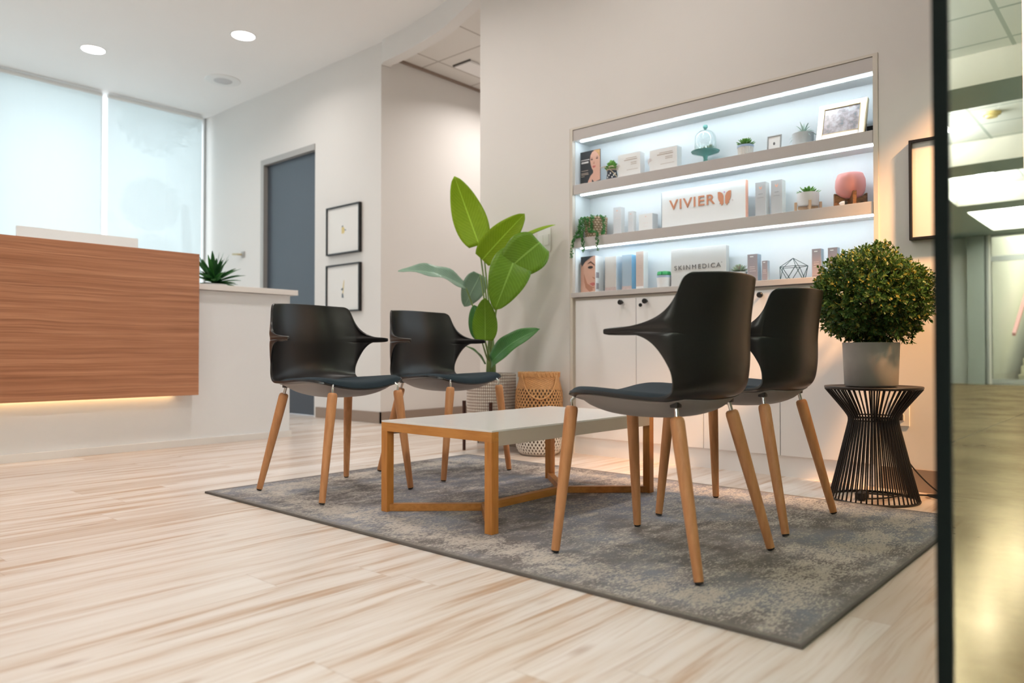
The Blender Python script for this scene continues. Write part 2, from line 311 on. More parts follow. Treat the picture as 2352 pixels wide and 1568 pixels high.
# ---------------------------------------------------------------- mesh helpers
class MB:
    def __init__(s): s.b = bmesh.new(); s.uv = s.b.loops.layers.uv.new('UVMap')
    def face(s, vs, uvs=None, mi=0):
        try: f = s.b.faces.new(vs)
        except ValueError: return None
        f.material_index = mi
        if uvs:
            for l, u in zip(f.loops, uvs): l[s.uv].uv = u
        return f
    def v(s, *p): return s.b.verts.new(p[0] if len(p) == 1 else p)
    def box(s, x0, x1, y0, y1, z0, z1, bev=0, rot=None, mi=0):
        vs = [s.v(x, y, z) for x in (x0, x1) for y in (y0, y1) for z in (z0, z1)]
        fs = [(0, 1, 3, 2), (4, 6, 7, 5), (0, 4, 5, 1), (2, 3, 7, 6), (0, 2, 6, 4), (1, 5, 7, 3)]
        ff = [s.face([vs[i] for i in f], mi=mi) for f in fs]
        if rot is not None: bmesh.ops.transform(s.b, matrix=rot, verts=vs)
        if bev:
            es = list({e for f in ff for e in f.edges})
            bmesh.ops.bevel(s.b, geom=es, offset=bev, segments=2, affect='EDGES', profile=.6)
        return s
    def bar(s, a, b, w, h):
        """rectangular bar from a to b: w sideways, h upwards"""
        a = Vector(a); b = Vector(b); d = (b - a); L = d.length; d.normalize()
        side = d.cross(Vector((0, 0, 1)))
        if side.length < 1e-4: side = Vector((1, 0, 0))
        side.normalize(); up = side.cross(d)
        R = Matrix((side, d, up)).transposed().to_4x4(); R.translation = a
        return s.box(-w / 2, w / 2, 0, L, -h / 2, h / 2, 0, R)
    def tube(s, pts, r, n=10, cap=True):
        pts = [Vector(p) for p in pts]; rs = r if isinstance(r, (list, tuple)) else [r] * len(pts)
        rings = []; up = None
        for i, p in enumerate(pts):
            d = (pts[min(i + 1, len(pts) - 1)] - pts[max(i - 1, 0)]).normalized()
            if up is None:
                up = d.orthogonal().normalized()
            else:
                up = (up - d * up.dot(d)); up = up.normalized() if up.length > 1e-6 else d.orthogonal().normalized()
            sd = d.cross(up)
            rings.append([s.v(p + (up * math.cos(2 * PI * k / n) + sd * math.sin(2 * PI * k / n)) * rs[i]) for k in range(n)])
        for i in range(len(rings) - 1):
            for k in range(n):
                k2 = (k + 1) % n
                s.face([rings[i][k], rings[i][k2], rings[i + 1][k2], rings[i + 1][k]])
        if cap: s.face(rings[0][::-1]); s.face(rings[-1])
        return s
    def ring(s, c, R, r, n=48, m=8, axis='Z'):
        vs = []
        for i in range(n):
            a = 2 * PI * i / n; rr = []
            for k in range(m):
                b = 2 * PI * k / m; q = R + r * math.cos(b)
                rr.append(s.v(c[0] + q * math.cos(a), c[1] + q * math.sin(a), c[2] + r * math.sin(b)))
            vs.append(rr)
        for i in range(n):
            for k in range(m):
                s.face([vs[i][k], vs[(i + 1) % n][k], vs[(i + 1) % n][(k + 1) % m], vs[i][(k + 1) % m]])
        return s
    def lathe(s, prof, n=48, c=(0, 0), capb=False, capt=False):
        rings = []; L = 0; acc = [0]
        for i in range(1, len(prof)): acc.append(acc[-1] + math.dist(prof[i], prof[i - 1]))
        for r, z in prof: rings.append([s.v(c[0] + r * math.cos(2 * PI * k / n), c[1] + r * math.sin(2 * PI * k / n), z) for k in range(n)])
        T = acc[-1] or 1
        for i in range(len(prof) - 1):
            for k in range(n):
                k2 = (k + 1) % n; u0, u1 = k / n, (k + 1) / n; v0, v1 = acc[i] / T, acc[i + 1] / T
                s.face([rings[i][k], rings[i][k2], rings[i + 1][k2], rings[i + 1][k]], [(u0, v0), (u1, v0), (u1, v1), (u0, v1)])
        if capb: s.face(rings[0][::-1])
        if capt: s.face(rings[-1])
        return s
    def prism(s, poly, z0, z1):
        a = [s.v(x, y, z0) for x, y in poly]; b = [s.v(x, y, z1) for x, y in poly]
        s.face(a[::-1]); s.face(b)
        for i in range(len(poly)):
            j = (i + 1) % len(poly); s.face([a[i], a[j], b[j], b[i]])
        return s
    def plate(s, poly, y0, y1, mi=0):
        """outline in the x,z plane, thick from y0 (front) to y1"""
        a = [s.v(x, y0, z) for x, z in poly]; b = [s.v(x, y1, z) for x, z in poly]
        s.face(a, mi=mi); s.face(b[::-1], mi=mi)
        for i in range(len(poly)):
            j = (i + 1) % len(poly); s.face([a[i], b[i], b[j], a[j]], mi=mi)
        return s
    def grid(s, P, mi=0, uv=False):
        V = [[s.v(p) for p in r] for r in P]; n = len(V); m = len(V[0])
        for i in range(n - 1):
            for j in range(m - 1):
                u = [(j / (m - 1), i / (n - 1)), ((j + 1) / (m - 1), i / (n - 1)), ((j + 1) / (m - 1), (i + 1) / (n - 1)), (j / (m - 1), (i + 1) / (n - 1))] if uv else None
                s.face([V[i][j], V[i][j + 1], V[i + 1][j + 1], V[i + 1][j]], u, mi)
        return V
    def build(s, name, mats, parent=None, smooth=False, recalc=True, merge=0):
        if merge: bmesh.ops.remove_doubles(s.b, verts=s.b.verts, dist=merge)
        if recalc: bmesh.ops.recalc_face_normals(s.b, faces=s.b.faces)
        me = bpy.data.meshes.new(name); s.b.to_mesh(me); s.b.free()
        if not isinstance(mats, (list, tuple)): mats = [mats]
        for q in mats: me.materials.append(M[q] if isinstance(q, str) else q)
        if smooth:
            for p in me.polygons: p.use_smooth = True
            if smooth != 'all': me.set_sharp_from_angle(angle=math.radians(38))
        o = bpy.data.objects.new(name, me); COL.objects.link(o)
        if parent: o.parent = parent
        return o

def tag(o, label=None, cat=None, group=None, kind=None):
    if label: o['label'] = label
    if cat: o['category'] = cat
    if group: o['group'] = group
    if kind: o['kind'] = kind
    return o
def thing(name, label, cat, loc=(0, 0, 0), rz=0, group=None):
    o = bpy.data.objects.new(name, None); COL.objects.link(o)
    o.location = loc; o.rotation_euler = (0, 0, rz); o.empty_display_size = .1
    return tag(o, label, cat, group)
def struct(name, mb, m, parent=None, smooth=False):
    o = mb.build(name, m, parent, smooth)
    if not parent: o['kind'] = 'structure'
    return o
def children(o): return [c for c in bpy.data.objects if c.parent == o]
def copy_tree(o, parent=None):
    kids = children(o); c = o.copy(); COL.objects.link(c); c.parent = parent
    for k in kids: copy_tree(k, c)
    return c
def text(name, s, size, m, parent, loc, width=None, extrude=.0006, spacing=1.0, align='LEFT', rot=(PI / 2, 0, 0), off=0):
    cu = bpy.data.curves.new(name, 'FONT'); cu.body = s; cu.size = size; cu.extrude = extrude; cu.space_character = spacing; cu.align_x = align; cu.offset = off
    t = bpy.data.objects.new(name + '_curve', cu); COL.objects.link(t)
    me = bpy.data.meshes.new_from_object(t.evaluated_get(bpy.context.evaluated_depsgraph_get())); bpy.data.objects.remove(t)
    if width:
        xs = [v.co.x for v in me.vertices]; w = max(xs) - min(xs); k = width / w; x0 = min(xs)
        for v in me.vertices: v.co.x = (v.co.x - x0) * k
    me.materials.clear(); me.materials.append(M[m])
    o = bpy.data.objects.new(name, me); COL.objects.link(o); o.parent = parent; o.location = loc; o.rotation_euler = rot
    return o

# ---------------------------------------------------------------- key planes
XW = 3.53     # face of the display wall
XD = 3.945    # face of the wall with the dark door
YC = 4.97     # corridor's far wall
YN = 8.05     # window wall
ZC = 3.20     # plaster ceiling
YS = 0.2      # line of the shop front

# ---------------------------------------------------------------- room shell
struct('floor', MB().box(-4.6, 8.2, YS, 8.2, -.08, 0), 'floor')
# display wall, built round the recess of the shelving
mb = MB(); mb.box(XW, 3.78, 2.677, 3.413, 0, ZC); mb.box(XW, 3.78, -.05, .977, 0, ZC); mb.box(XW, 3.78, .977, 2.677, 1.917, ZC)
struct('wall_right', mb, 'wall')
# door wall
mb = MB(); mb.box(XD, 4.1, YC, 5.937, 0, ZC); mb.box(XD, 4.1, 6.864, YN + .1, 0, ZC); mb.box(XD, 4.1, 5.937, 6.864, 2.505, ZC)
struct('wall_back', mb, 'wall')
struct('wall_corridor', MB().box(4.1, 8.2, YC, YC + .12, 0, ZC), 'wall')
struct('wall_corridor_end', MB().box(8.1, 8.2, 3.2, YC, 0, ZC), 'wall')
struct('wall_corridor_near', MB().box(3.78, 8.2, 3.293, 3.413, 0, ZC), 'wall')
struct('wall_left', MB().box(-4.7, -4.6, YS, 8.2, 0, ZC), 'wall')
# ceiling, its edge over the corridor follows the curved header
curve = [(3.945, 4.97), (3.915, 4.91), (3.896, 4.631), (3.854, 4.323), (3.805, 4.083), (3.725, 3.846), (3.624, 3.559), (3.535, 3.35)]
def smooth_curve(pts, n=6):
    out = []
    for i in range(len(pts) - 1):
        p = [Vector(pts[max(0, min(len(pts) - 1, i + k))]) for k in (-1, 0, 1, 2)]
        for j in range(n):
            u = j / n
            q = .5 * ((2 * p[1]) + (p[2] - p[0]) * u + (2 * p[0] - 5 * p[1] + 4 * p[2] - p[3]) * u * u + (3 * p[1] - p[0] - 3 * p[2] + p[3]) * u ** 3)
            out.append(tuple(q))
    out.append(tuple(pts[-1])); return out
cv = smooth_curve(curve[1:], 5)
poly = [(-4.6, YS - .05), (XW + .01, YS - .05), (XW + .01, 3.30)] + cv[::-1] + [(XD + .01, 4.98), (XD + .01, YN + .1), (-4.6, YN + .1)]
struct('ceiling', MB().prism(poly, ZC, ZC + .08), 'ceil')
# curved header between the plaster ceiling and the corridor
outer = [(XD, 4.968)] + cv
inner = [(x + .10, y) for x, y in outer]
struct('trim_1', MB().prism(outer + inner[::-1], 3.01, ZC + .02), 'wall', smooth=True)
cin = [(x + .04, y) for x, y in outer]
struct('ceiling_corridor', MB().prism([(8.2, YC), (8.2, 3.35)] + cin[::-1], 3.105, 3.19), 'tile')
mb = MB(); mb.box(3.98, 8.0, YC - .025, YC - .001, 3.085, 3.1045); struct('trim_2', mb, 'base')
# skirting boards
mb = MB(); mb.box(XW - .012, XW, 2.69, 3.425, 0, .095); mb.box(XW - .012, 3.79, 3.413, 3.425, 0, .095); mb.box(XW - .012, XW, .21, .965, 0, .095)
struct('baseboard_right', mb, 'base')
mb = MB(); mb.box(XD - .012, XD, YC - .012, 5.90, 0, .095); mb.box(XD - .012, XD, 6.90, YN, 0, .095); mb.box(XD - .012, 8.1, YC - .012, YC, 0, .095)
struct('baseboard_back', mb, 'base')
# window wall
struct('wall_window', MB().box(-4.6, XD, YN, YN + .12, 0, .62), 'wall')
for i, x1 in enumerate((3.925, 2.862, 1.87, .855, -.16, -1.175, -2.19, -3.205)):
    x0 = x1 - 1.015
    w = thing('window_%d' % (i + 1), 'tall shaded window bay', 'window'); del w['label']; del w['category']; w['kind'] = 'structure'
    fr = MB(); fr.box(x1 - .009, x1 + .009, YN + .02, YN + .1, .62, ZC); fr.box(x0 + .03, x1 - .03, YN + .02, YN + .08, .62, .68); fr.box(x0 + .03, x1 - .03, YN + .02, YN + .08, ZC - .06, ZC)
    fr.build('window_frame', 'white', w)
    MB().box(x0 + .03, x1 - .03, YN + .045, YN + .051, .68, ZC - .06).build('window_glass', 'winpane', w)
shade_names = ['next to the door wall', 'second from the door wall', 'third from the door wall, behind the wood panel', 'fourth from the door wall', 'fifth from the door wall', 'sixth from the door wall', 'seventh from the door wall', 'farthest from the door wall']
for i, x1 in enumerate((3.862, 2.832, 1.825, .81, -.205, -1.22, -2.235, -3.25)):
    x0 = x1 - .972
    s_ = thing('roller_shade', 'white translucent roller shade pulled down, ' + shade_names[i], 'shade', ((x0 + x1) / 2, YN - .06, 0), 0, 'roller shades on the windows')
    n = 10; P = [[(-(x1 - x0) / 2 + (x1 - x0) * j / n, .004 * math.sin(j * 1.3), .70 + (ZC - .74) * k / 12) for j in range(n + 1)] for k in range(13)]
    mb = MB(); mb.grid(P); c = mb.build('shade_cloth', 'shade', s_)
    so = c.modifiers.new('t', 'SOLIDIFY'); so.thickness = .0006
    MB().tube([(-(x1 - x0) / 2, 0, ZC - .03), ((x1 - x0) / 2, 0, ZC - .03)], .022, 14).build('roller_tube', 'white', s_, True)
    MB().box(-(x1 - x0) / 2, (x1 - x0) / 2, -.007, .007, .68, .705).build('bottom_bar', 'white', s_)

# dark door set back in its metal frame
d = thing('door_1', 'x', 'x', (0, 0, 0)); del d['label']; del d['category']; d['kind'] = 'structure'
mb = MB(); mb.box(XD - .008, 4.10, 6.83, 6.864, 0, 2.505); mb.box(XD - .008, 4.10, 5.937, 6.83, 2.47, 2.505); mb.box(3.985, 4.10, 5.937, 5.955, 0, 2.47)
mb.box(XD - .008, XD, 6.864, 6.885, 0, 2.525); mb.box(XD - .008, XD, 5.937, 6.864, 2.505, 2.525)
mb.build('door_frame', 'doorfr', d)
MB().box(3.985, 4.03, 5.955, 6.83, .008, 2.47).build('door_leaf', 'doorm', d)
mb = MB(); mb.tube([(3.985, 6.03, 1.0), (3.93, 6.03, 1.0), (3.93, 6.15, 1.0)], .009, 10)
mb.build('door_handle', 'chrome', d, True)

# ---------------------------------------------------------------- shelving recess with cabinets
YL, YR = 2.652, .992
cab = thing('display_shelving', 'white built-in wall shelving niche with lit shelves over four cupboard doors', 'shelving', (XW, 1.822, 0), -PI / 2)
# local: x to the viewer's right, y into the wall, z up
W = (2.677 - .977) / 2; w2_ = (YL - YR) / 2
mb = MB()
mb.box(-W, -w2_, -.004, .24, 0, 1.917); mb.box(w2_, W, -.004, .24, 0, 1.917)
mb.box(-w2_, w2_, -.004, .24, 1.905, 1.917)
mb.build('surround', 'joinery_trim', cab)
mb = MB(); mb.box(-w2_, w2_, .165, .18, .94, 1.905); mb.box(-w2_, -w2_ + .003, .02, .165, .94, 1.84); mb.box(w2_ - .003, w2_, .02, .165, .94, 1.84)
mb.build('back_panel', 'niche', cab)
def under(o_):  # paler flat faces: glow of the light strips put into the colour
    for p in o_.data.polygons:
        if abs(p.normal.z) > .9: p.material_index = 1
    return o_
under(MB().box(-w2_ + .001, w2_ - .001, 0, .165, 1.84, 1.903, .001).build('header', ['shelf', 'niche'], cab))
for k, (za, zb) in enumerate(((1.521, 1.578), (1.206, 1.262))):
    under(MB().box(-w2_ + .003, w2_ - .003, 0, .165, za, zb, .0015).build('shelf', ['shelf', 'niche'], cab))
MB().box(-w2_ - .008, w2_ + .008, -.012, .165, .914, .942, .002).build('worktop', 'shelf', cab)
for z in (1.84, 1.521, 1.206):
    st = MB().box(-w2_ + .035, w2_ - .008, .030, .041, z - .0045, z + .001).build('light_strip', 'led', cab)
edges = [-(2.635 - 1.822), -(2.22 - 1.822), -(1.818 - 1.822), -(1.418 - 1.822), -(1.010 - 1.822)]
MB().box(edges[0] - .018, edges[4] + .018, .018, .165, .03, .912).build('cabinet_body', 'joinery_trim', cab)
MB().box(edges[0] - .018, edges[4] + .018, .012, .03, 0, .098).build('toe_kick', 'joinery', cab)
kx = [edges[1] - .087, edges[1] + .07, edges[3] - .087, edges[3] + .07]
for k in range(4):
    dr = MB().box(edges[k] + .0018, edges[k + 1] - .0018, 0, .018, .10, .895, .0012).build('cupboard_door', 'joinery', cab)
    kb = MB(); c = [(.0001, -.034), (.011, -.034), (.014, -.031), (.0145, -.022), (.012, -.014), (.006, -.010), (.006, 0)]
    kb.lathe([(r, y) for r, y in c], 20)
    q = kb.build('knob', 'blackp', dr, True); q.rotation_euler = (-PI / 2, 0, 0); q.location = (kx[k], 0, .871)
    q.data.transform(Matrix.Scale(1, 4))
    if k == 1:
        l = MB().lathe([(.0001, -.006), (.009, -.006), (.010, -.004), (.010, 0)], 18).build('lock', 'blackp', dr, True); l.rotation_euler = (-PI / 2, 0, 0); l.location = (edges[1] + .029, 0, .852)
for o in bpy.data.objects:
    if o.name.startswith(('knob', 'lock')):      # lathe axis z -> -y (towards the room)
        o.data.transform(Matrix.Scale(-1, 4, (0, 0, 1))); o.rotation_euler = (PI / 2, 0, 0)

# ---------------------------------------------------------------- small helpers for shelf items (x right, y into the wall)
def shelf_thing(name, label, cat, y, z0, x=3.6, group=None): return thing(name, label, cat, (x, y, z0), -PI / 2, group)
def carton(name, label, yl, yr, z0, z1, dep, mface, mside, x=3.6, group=None, lines=(), cat='box', ang=0):
    w = abs(yl - yr); h = z1 - z0
    t_ = shelf_thing(name, label, cat, (yl + yr) / 2, z0 + .0005, x + dep / 2, group)
    t_.rotation_euler.z += ang
    mb = MB(); mb.box(-w / 2, w / 2, -dep / 2, dep / 2, 0, h, .0008); b = mb.build('carton', [mside, mface], t_)
    for p in b.data.polygons:
        if p.normal.y < -.9: p.material_index = 1
    for (ln, z, x0, x1, hh, mk) in lines:
        MB().box(-w / 2 + w * x0, -w / 2 + w * x1, -dep / 2 - .0006, -dep / 2 + .0004, h * z, h * z + hh).build(ln, mk, t_)
    return t_
def rosette(mb, c, r, h, n=16, layers=3, wid=.3, seed=1, lift=.5):
    q = random.Random(seed)
    for L in range(layers):
        f = 1 - L / layers * .72; el = (.12 + lift * 1.3 * L / max(1, layers - 1)); k = max(4, int(n * (1 - L * .22)))
        for i in range(k):
            a = 2 * PI * (i + .5 * L) / k + q.uniform(-.1, .1); R = r * f * q.uniform(.88, 1.08)
            d = Vector((math.cos(a) * math.cos(el), math.sin(a) * math.cos(el), math.sin(el))); s = Vector((-math.sin(a), math.cos(a), 0)); up = s.cross(d) * -1
            b = Vector(c) + Vector((0, 0, h * L / layers * .25)); ww = r * wid * (f ** .5)
            if up.z < 0: up = -up
            rows = []
            for tt, wf, th in ((0, .35, .5), (.35, .85, 1), (.7, 1, .9), (.9, .6, .6), (1, .05, .1)):
                p = b + d * R * tt + Vector((0, 0, 1)) * (R * .18 * tt * tt)
                rows.append([p - s * ww * wf / 2, p - up * ww * .22 * th, p + s * ww * wf / 2, p + up * ww * .12 * th])
            V = [[mb.v(x) for x in rr] for rr in rows]
            for i2 in range(4):
                for k2 in range(4): mb.face([V[i2][k2], V[i2][(k2 + 1) % 4], V[i2 + 1][(k2 + 1) % 4], V[i2 + 1][k2]])
            mb.face(V[4])
    return mb
def spikes(mb, c, n, L, w, seed=1, el0=.2, el1=1.3, droop=.3, seg=5, xy=1.0):
    q = random.Random(seed)
    for i in range(n):
        a = q.uniform(0, 2 * PI); el = q.uniform(el0, el1); l = L * q.uniform(.65, 1.05)
        d = Vector((math.cos(a) * math.cos(el) * xy, math.sin(a) * math.cos(el) * xy, math.sin(el))); s = Vector((-math.sin(a), math.cos(a), 0)); P = []
        for k in range(seg + 1):
            u = k / seg; p = Vector(c) + d * l * u - Vector((0, 0, droop * l * u * u * math.cos(el)))
            ww = w * (math.sin(PI * min(1, u * .82 + .16))) ** .8 * .5 + 1e-5
            P.append([p - s * ww, p + Vector((0, 0, -ww * .5)), p + s * ww])
        V = [[mb.v(x) for x in r] for r in P]
        for k in range(seg):
            for j in range(2): mb.face([V[k][j], V[k][j + 1], V[k + 1][j + 1], V[k + 1][j]])
    return mb

Z1, Z2, Z3 = 1.578, 1.262, .942
# ---- top shelf
# dark cover with a woman's portrait
M['whitecer'] = mat('white_ceramic', (.80, .79, .79), .35, mottle=.02)
M['cv_dark'] = mat('cover_charcoal', (.035, .04, .048), .3, mottle=.05); M['cv_skin'] = mat('cover_skin', (.72, .43, .33), .4, mottle=.03, mscale=60)
M['cv_skin2'] = mat('cover_skin_shade', (.50, .24, .16), .4, mottle=.05, mscale=60); M['cv_hair'] = mat('cover_hair', (.62, .36, .17), .4, mottle=.3, mscale=120)
M['cv_lip'] = mat('cover_lips', (.55, .16, .15), .4, mottle=.03); M['cv_eye'] = mat('cover_eye', (.05, .03, .03), .4, mottle=.03)
def ell(cx, cz, rx, rz, a0=0, a1=2 * PI, n=24, rot=0):
    out = []
    for i in range(n + (0 if a1 - a0 >= 6.28 else 1)):
        a = a0 + (a1 - a0) * i / n; x, z = rx * math.cos(a), rz * math.sin(a)
        out.append((cx + x * math.cos(rot) - z * math.sin(rot), cz + x * math.sin(rot) + z * math.cos(rot)))
    return out
bk = shelf_thing('brochure', 'dark brochure with a blonde woman on its cover, left end of the top shelf', 'brochure', 2.565, Z1 + .0005, 3.585)
w, h = .142, .200
MB().box(-w / 2, w / 2, -.003, .003, 0, h).build('cover', 'cv_dark', bk)
y = -.0031
MB().plate([(w / 2, .005), (-.018, 0.0), (-.014, .022), (.004, .052), (.022, .066), (.022, .086), (w / 2, .10)], y - .0004, y).build('neck', 'cv_skin', bk)
MB().plate([(w / 2, 0), (.012, 0), (.014, .03), (.03, .012), (w / 2, .02)], y - .0008, y - .0004).build('top', 'cv_dark', bk)
MB().plate([(.016, .19), (.004, .172), (.0, .145), (.004, .12), (.012, .095), (.024, .076), (.038, .070), (.055, .078), (w / 2, .095), (w / 2, .192), (.04, .197)], y - .0008, y - .0004).build('face', 'cv_skin', bk)
MB().plate([(w / 2, .198), (.022, .198), (.040, .19), (.055, .175), (w / 2, .150)], y - .0012, y - .0008).build('hair', 'cv_hair', bk)
mb = MB(); mb.plate(ell(.013, .1455, .0075, .0035), y - .0012, y - .0008); mb.plate(ell(.050, .148, .008, .0035), y - .0012, y - .0008); mb.plate([(.004, .152), (.012, .156), (.022, .153), (.012, .1535)], y - .0012, y - .0008); mb.plate([(.042, .156), (.052, .159), (.062, .154), (.052, .1565)], y - .0012, y - .0008); mb.build('eyes', 'cv_eye', bk)
MB().plate([(.016, .103), (.024, .108), (.033, .107), (.043, .105), (.034, .096), (.024, .095)], y - .0012, y - .0008).build('lips', 'cv_lip', bk)
MB().plate([(.030, .135), (.033, .120), (.028, .116), (.024, .119)], y - .0012, y - .0008).build('nose', 'cv_skin2', bk)
mb = MB()
for z, a, b_, hh in ((.148, .04, .46, .004), (.130, .06, .42, .010), (.085, .06, .40, .003), (.070, .05, .40, .004), (.062, .05, .42, .004), (.052, .05, .22, .003), (.010, .04, .24, .005)):
    MB().box(-w / 2 + w * a, -w / 2 + w * b_, y - .0005, y, z, z + hh).build('printed_line', 'whitecer' if z > .12 else 'inkb', bk)

def succulent_pot(name, label, y, z0, x, r0, r1, h, mp, lf, lr, lh, seed, n=14, layers=3, wid=.36, band=None, lift=.5):
    t_ = shelf_thing(name, label, 'plant', y, z0 + .0005, x)
    MB().lathe([(.0005, 0), (r0, 0), (r1, h), (r1 - .004, h), (r1 - .005, h - .006)], 32).build('pot', mp, t_, True)
    MB().lathe([(.0005, h - .005), (r1 - .005, h - .006)], 24).build('soil', 'soil', t_)
    if band: MB().lathe([(r1 + .0008, h - .011), (r1 + .001, h + .0005), (r1 - .004, h + .0005)], 32).build('rim', band, t_, True)
    mb = MB(); rosette(mb, (0, 0, h + .002), lr * 1.18, lh * 1.5, n, layers + 1, wid, seed, lift * 1.25); mb.build('leaves', lf, t_, True)
    return t_
M['blue_rim'] = mat('blue_rim', (.42, .52, .66), .4, mottle=.05)
M['palegrey'] = mat('pale_grey_ceramic', (.60, .63, .64), .55, mottle=.06, mscale=30)
M['darkpot'] = mat('dark_patterned_pot', (.03, .035, .05), .4, mottle=.1)
M['raffia'] = mat('raffia', (.62, .50, .35), .8, mottle=.2, mscale=60)
t_ = succulent_pot('potted_succulent', 'tiny jade plant in a dark pot tied with a raffia bow, top shelf', 2.42, Z1, 3.595, .026, .021, .046, 'darkpot', 'succ', .032, .06, 3, 7, 3, .75, None, 1.0)
t_.scale = (1.3, 1.3, 1.38)
mb = MB(); mb.ring((0, 0, .046), .0225, .003, 24, 6)
for a, b_ in (((.0, -.022, .047), (-.042, -.03, .058)), ((.0, -.022, .047), (.045, -.03, .008)), ((0, -.022, .047), (-.022, -.03, .060)), ((0, -.022, .047), (.026, -.03, .056))):
    mb.tube([a, ((a[0] + b_[0]) / 2, -.031, (a[2] + b_[2]) / 2 + .005), b_], .0016, 6)
mb.ring((.014, -.026, .053), .012, .0015, 18, 6); mb.build('raffia_bow', 'raffia', t_, True)
mb = MB()
for k in range(9):
    a = -PI / 2 + (k - 4) * .3; mb.box(-.0025, .0025, -.0248, -.0238, .010 + .008 * (k % 3), .016 + .008 * (k % 3), 0, Matrix.Rotation(a + PI / 2, 4, 'Z'))
mb.build('white_pattern', 'white', t_)
def card(label, yl, yr, z1):
    L = [('printed_line', .80, .36, .84, .003, 'inkb'), ('printed_line', .72, .28, .86, .0045, 'inkb'), ('printed_line', .60, .58, .84, .003, 'inkb'), ('printed_line', .53, .58, .84, .003, 'inkb'), ('printed_line', .32, .40, .9, .002, 'inkb'), ('printed_line', .06, .78, .86, .003, 'ink')]
    c_ = carton('gift_box', label, yl, yr, Z1, z1, .05, 'paper', 'white', 3.585, None, L)
    w = abs(yl - yr); mb = MB()
    for i in range(5):
        a = 1.2 + i * .42; r = .018 + .004 * i
        P = [(-w / 2 + .014 + r * math.cos(a + u * 1.3) * .7, -.0255, .055 + i * .004 + r * math.sin(a + u * 1.3)) for u in (0, .25, .5, .75, 1)]
        MB().tube(P, .0012, 5).build('printed_petal', 'pinkink', c_)
    for i in range(4):
        P = [(-w / 2 + .02 + i * .012, -.0255, .006 + u * .02 - .004 * i) for u in (0, .5, 1)]; P[1] = (P[1][0] + .006, P[1][1], P[1][2]); MB().tube(P, .0011, 5).build('printed_leaf', 'pinkink', c_)
card('white printed gift carton beside the dark jade pot, left of two, top shelf', 2.372, 2.225, 1.716)
card('white printed gift carton next to the glass cloche, right of two, top shelf', 2.165, 1.995, 1.706)
# glass cloche on its stand
cl = shelf_thing('glass_cloche', 'clear bell jar with air plants inside, on a teal glass cake stand', 'cloche', 1.843, Z1 + .0005, 3.612)
mb = MB(); mb.lathe([(.0005, 0), (.030, 0), (.028, .006), (.012, .012), (.010, .035), (.014, .048), (.045, .058), (.070, .066), (.074, .072), (.070, .074), (.0005, .068)], 40)
mb.build('stand', 'teal_glass', cl, True)
mb = MB(); pr = [(.055, .076), (.056, .12)] + [(.056 * math.cos(a), .135 + .052 * math.sin(a)) for a in [PI / 2 * i / 10 for i in range(0, 10)]] + [(.004, .188)]
mb.lathe(pr, 40); o_ = mb.build('bell', 'clear', cl, 'all'); so = o_.modifiers.new('t', 'SOLIDIFY'); so.thickness = .0025
MB().lathe([(.004, .187), (.006, .190), (.011, .196), (.013, .203), (.010, .211), (.0005, .214)], 20).build('bell_knob', 'teal_glass', cl, True)
mb = MB(); rosette(mb, (-.014, 0, .072), .038, .03, 16, 4, .2, 11, .9); rosette(mb, (.018, .004, .074), .036, .03, 14, 4, .2, 12, 1.0); rosette(mb, (.034, -.01, .084), .022, .03, 10, 3, .2, 14, 1.0); mb.build('air_plants', 'succ_pale', cl, True)

succulent_pot('potted_succulent', 'green rosette succulent in a ribbed cream pot with pale blue rim, top shelf', 1.623, Z1, 3.615, .036, .040, .062, 'ribbed', 'succ', .040, .04, 5, 14, 3, .34, 'blue_rim', .8)
def photo_frame(name, label, y, z0, x, w, h, bw, dep, mf, lean, me=None, yaw=0):
    t_ = shelf_thing(name, label, 'picture frame', y, z0 + .001, x); t_.rotation_euler = (0, 0, -PI / 2 + yaw)
    R = Matrix.Translation((0, 0, 0)) @ Matrix.Rotation(-lean, 4, 'X')
    mb = MB()
    for (a, b_, c_, d_) in ((-w / 2, -w / 2 + bw, 0, h), (w / 2 - bw, w / 2, 0, h), (-w / 2 + bw, w / 2 - bw, 0, bw), (-w / 2 + bw, w / 2 - bw, h - bw, h)):
        mb.box(a, b_, -dep / 2, dep / 2, c_, d_, min(.002, bw / 4), R)
    fr = mb.build('frame', mf, t_)
    pc = MB().box(-w / 2 + bw, w / 2 - bw, -dep / 2 + .003, dep / 2 - .001, bw, h - bw, 0, R).build('picture', 'paper', t_)
    return t_, R, fr, pc
M['frame_grey'] = mat('pewter', (.35, .36, .36), .35, metal=.4, mottle=.05)
t_, R, fr, pc = photo_frame('photo_frame', 'small grey photo frame with a tiny white picture, top shelf', 1.470, Z1, 3.60, .070, .084, .006, .008, 'frame_grey', .12)
MB().plate(ell(0, .042, .005, .0075, n=12), -.0026, -.001).build('drawing', 'ink', t_).matrix_local = R
# pale pot with air plant
t_ = shelf_thing('potted_air_plant', 'wispy air plant in a pale grey pot beside the large silver frame', 'plant', 1.336, Z1 + .0005, 3.622)
MB().lathe([(.0005, 0), (.046, 0), (.050, .068), (.046, .068), (.045, .06)], 36).build('pot', 'palegrey', t_, True)
MB().lathe([(.0005, .061), (.0455, .061)], 24).build('soil', 'soil', t_)
mb = MB(); spikes(mb, (.004, 0, .066), 44, .078, .0075, 4, .2, 1.35, .7); mb.build('leaves', 'air_leaf', t_)
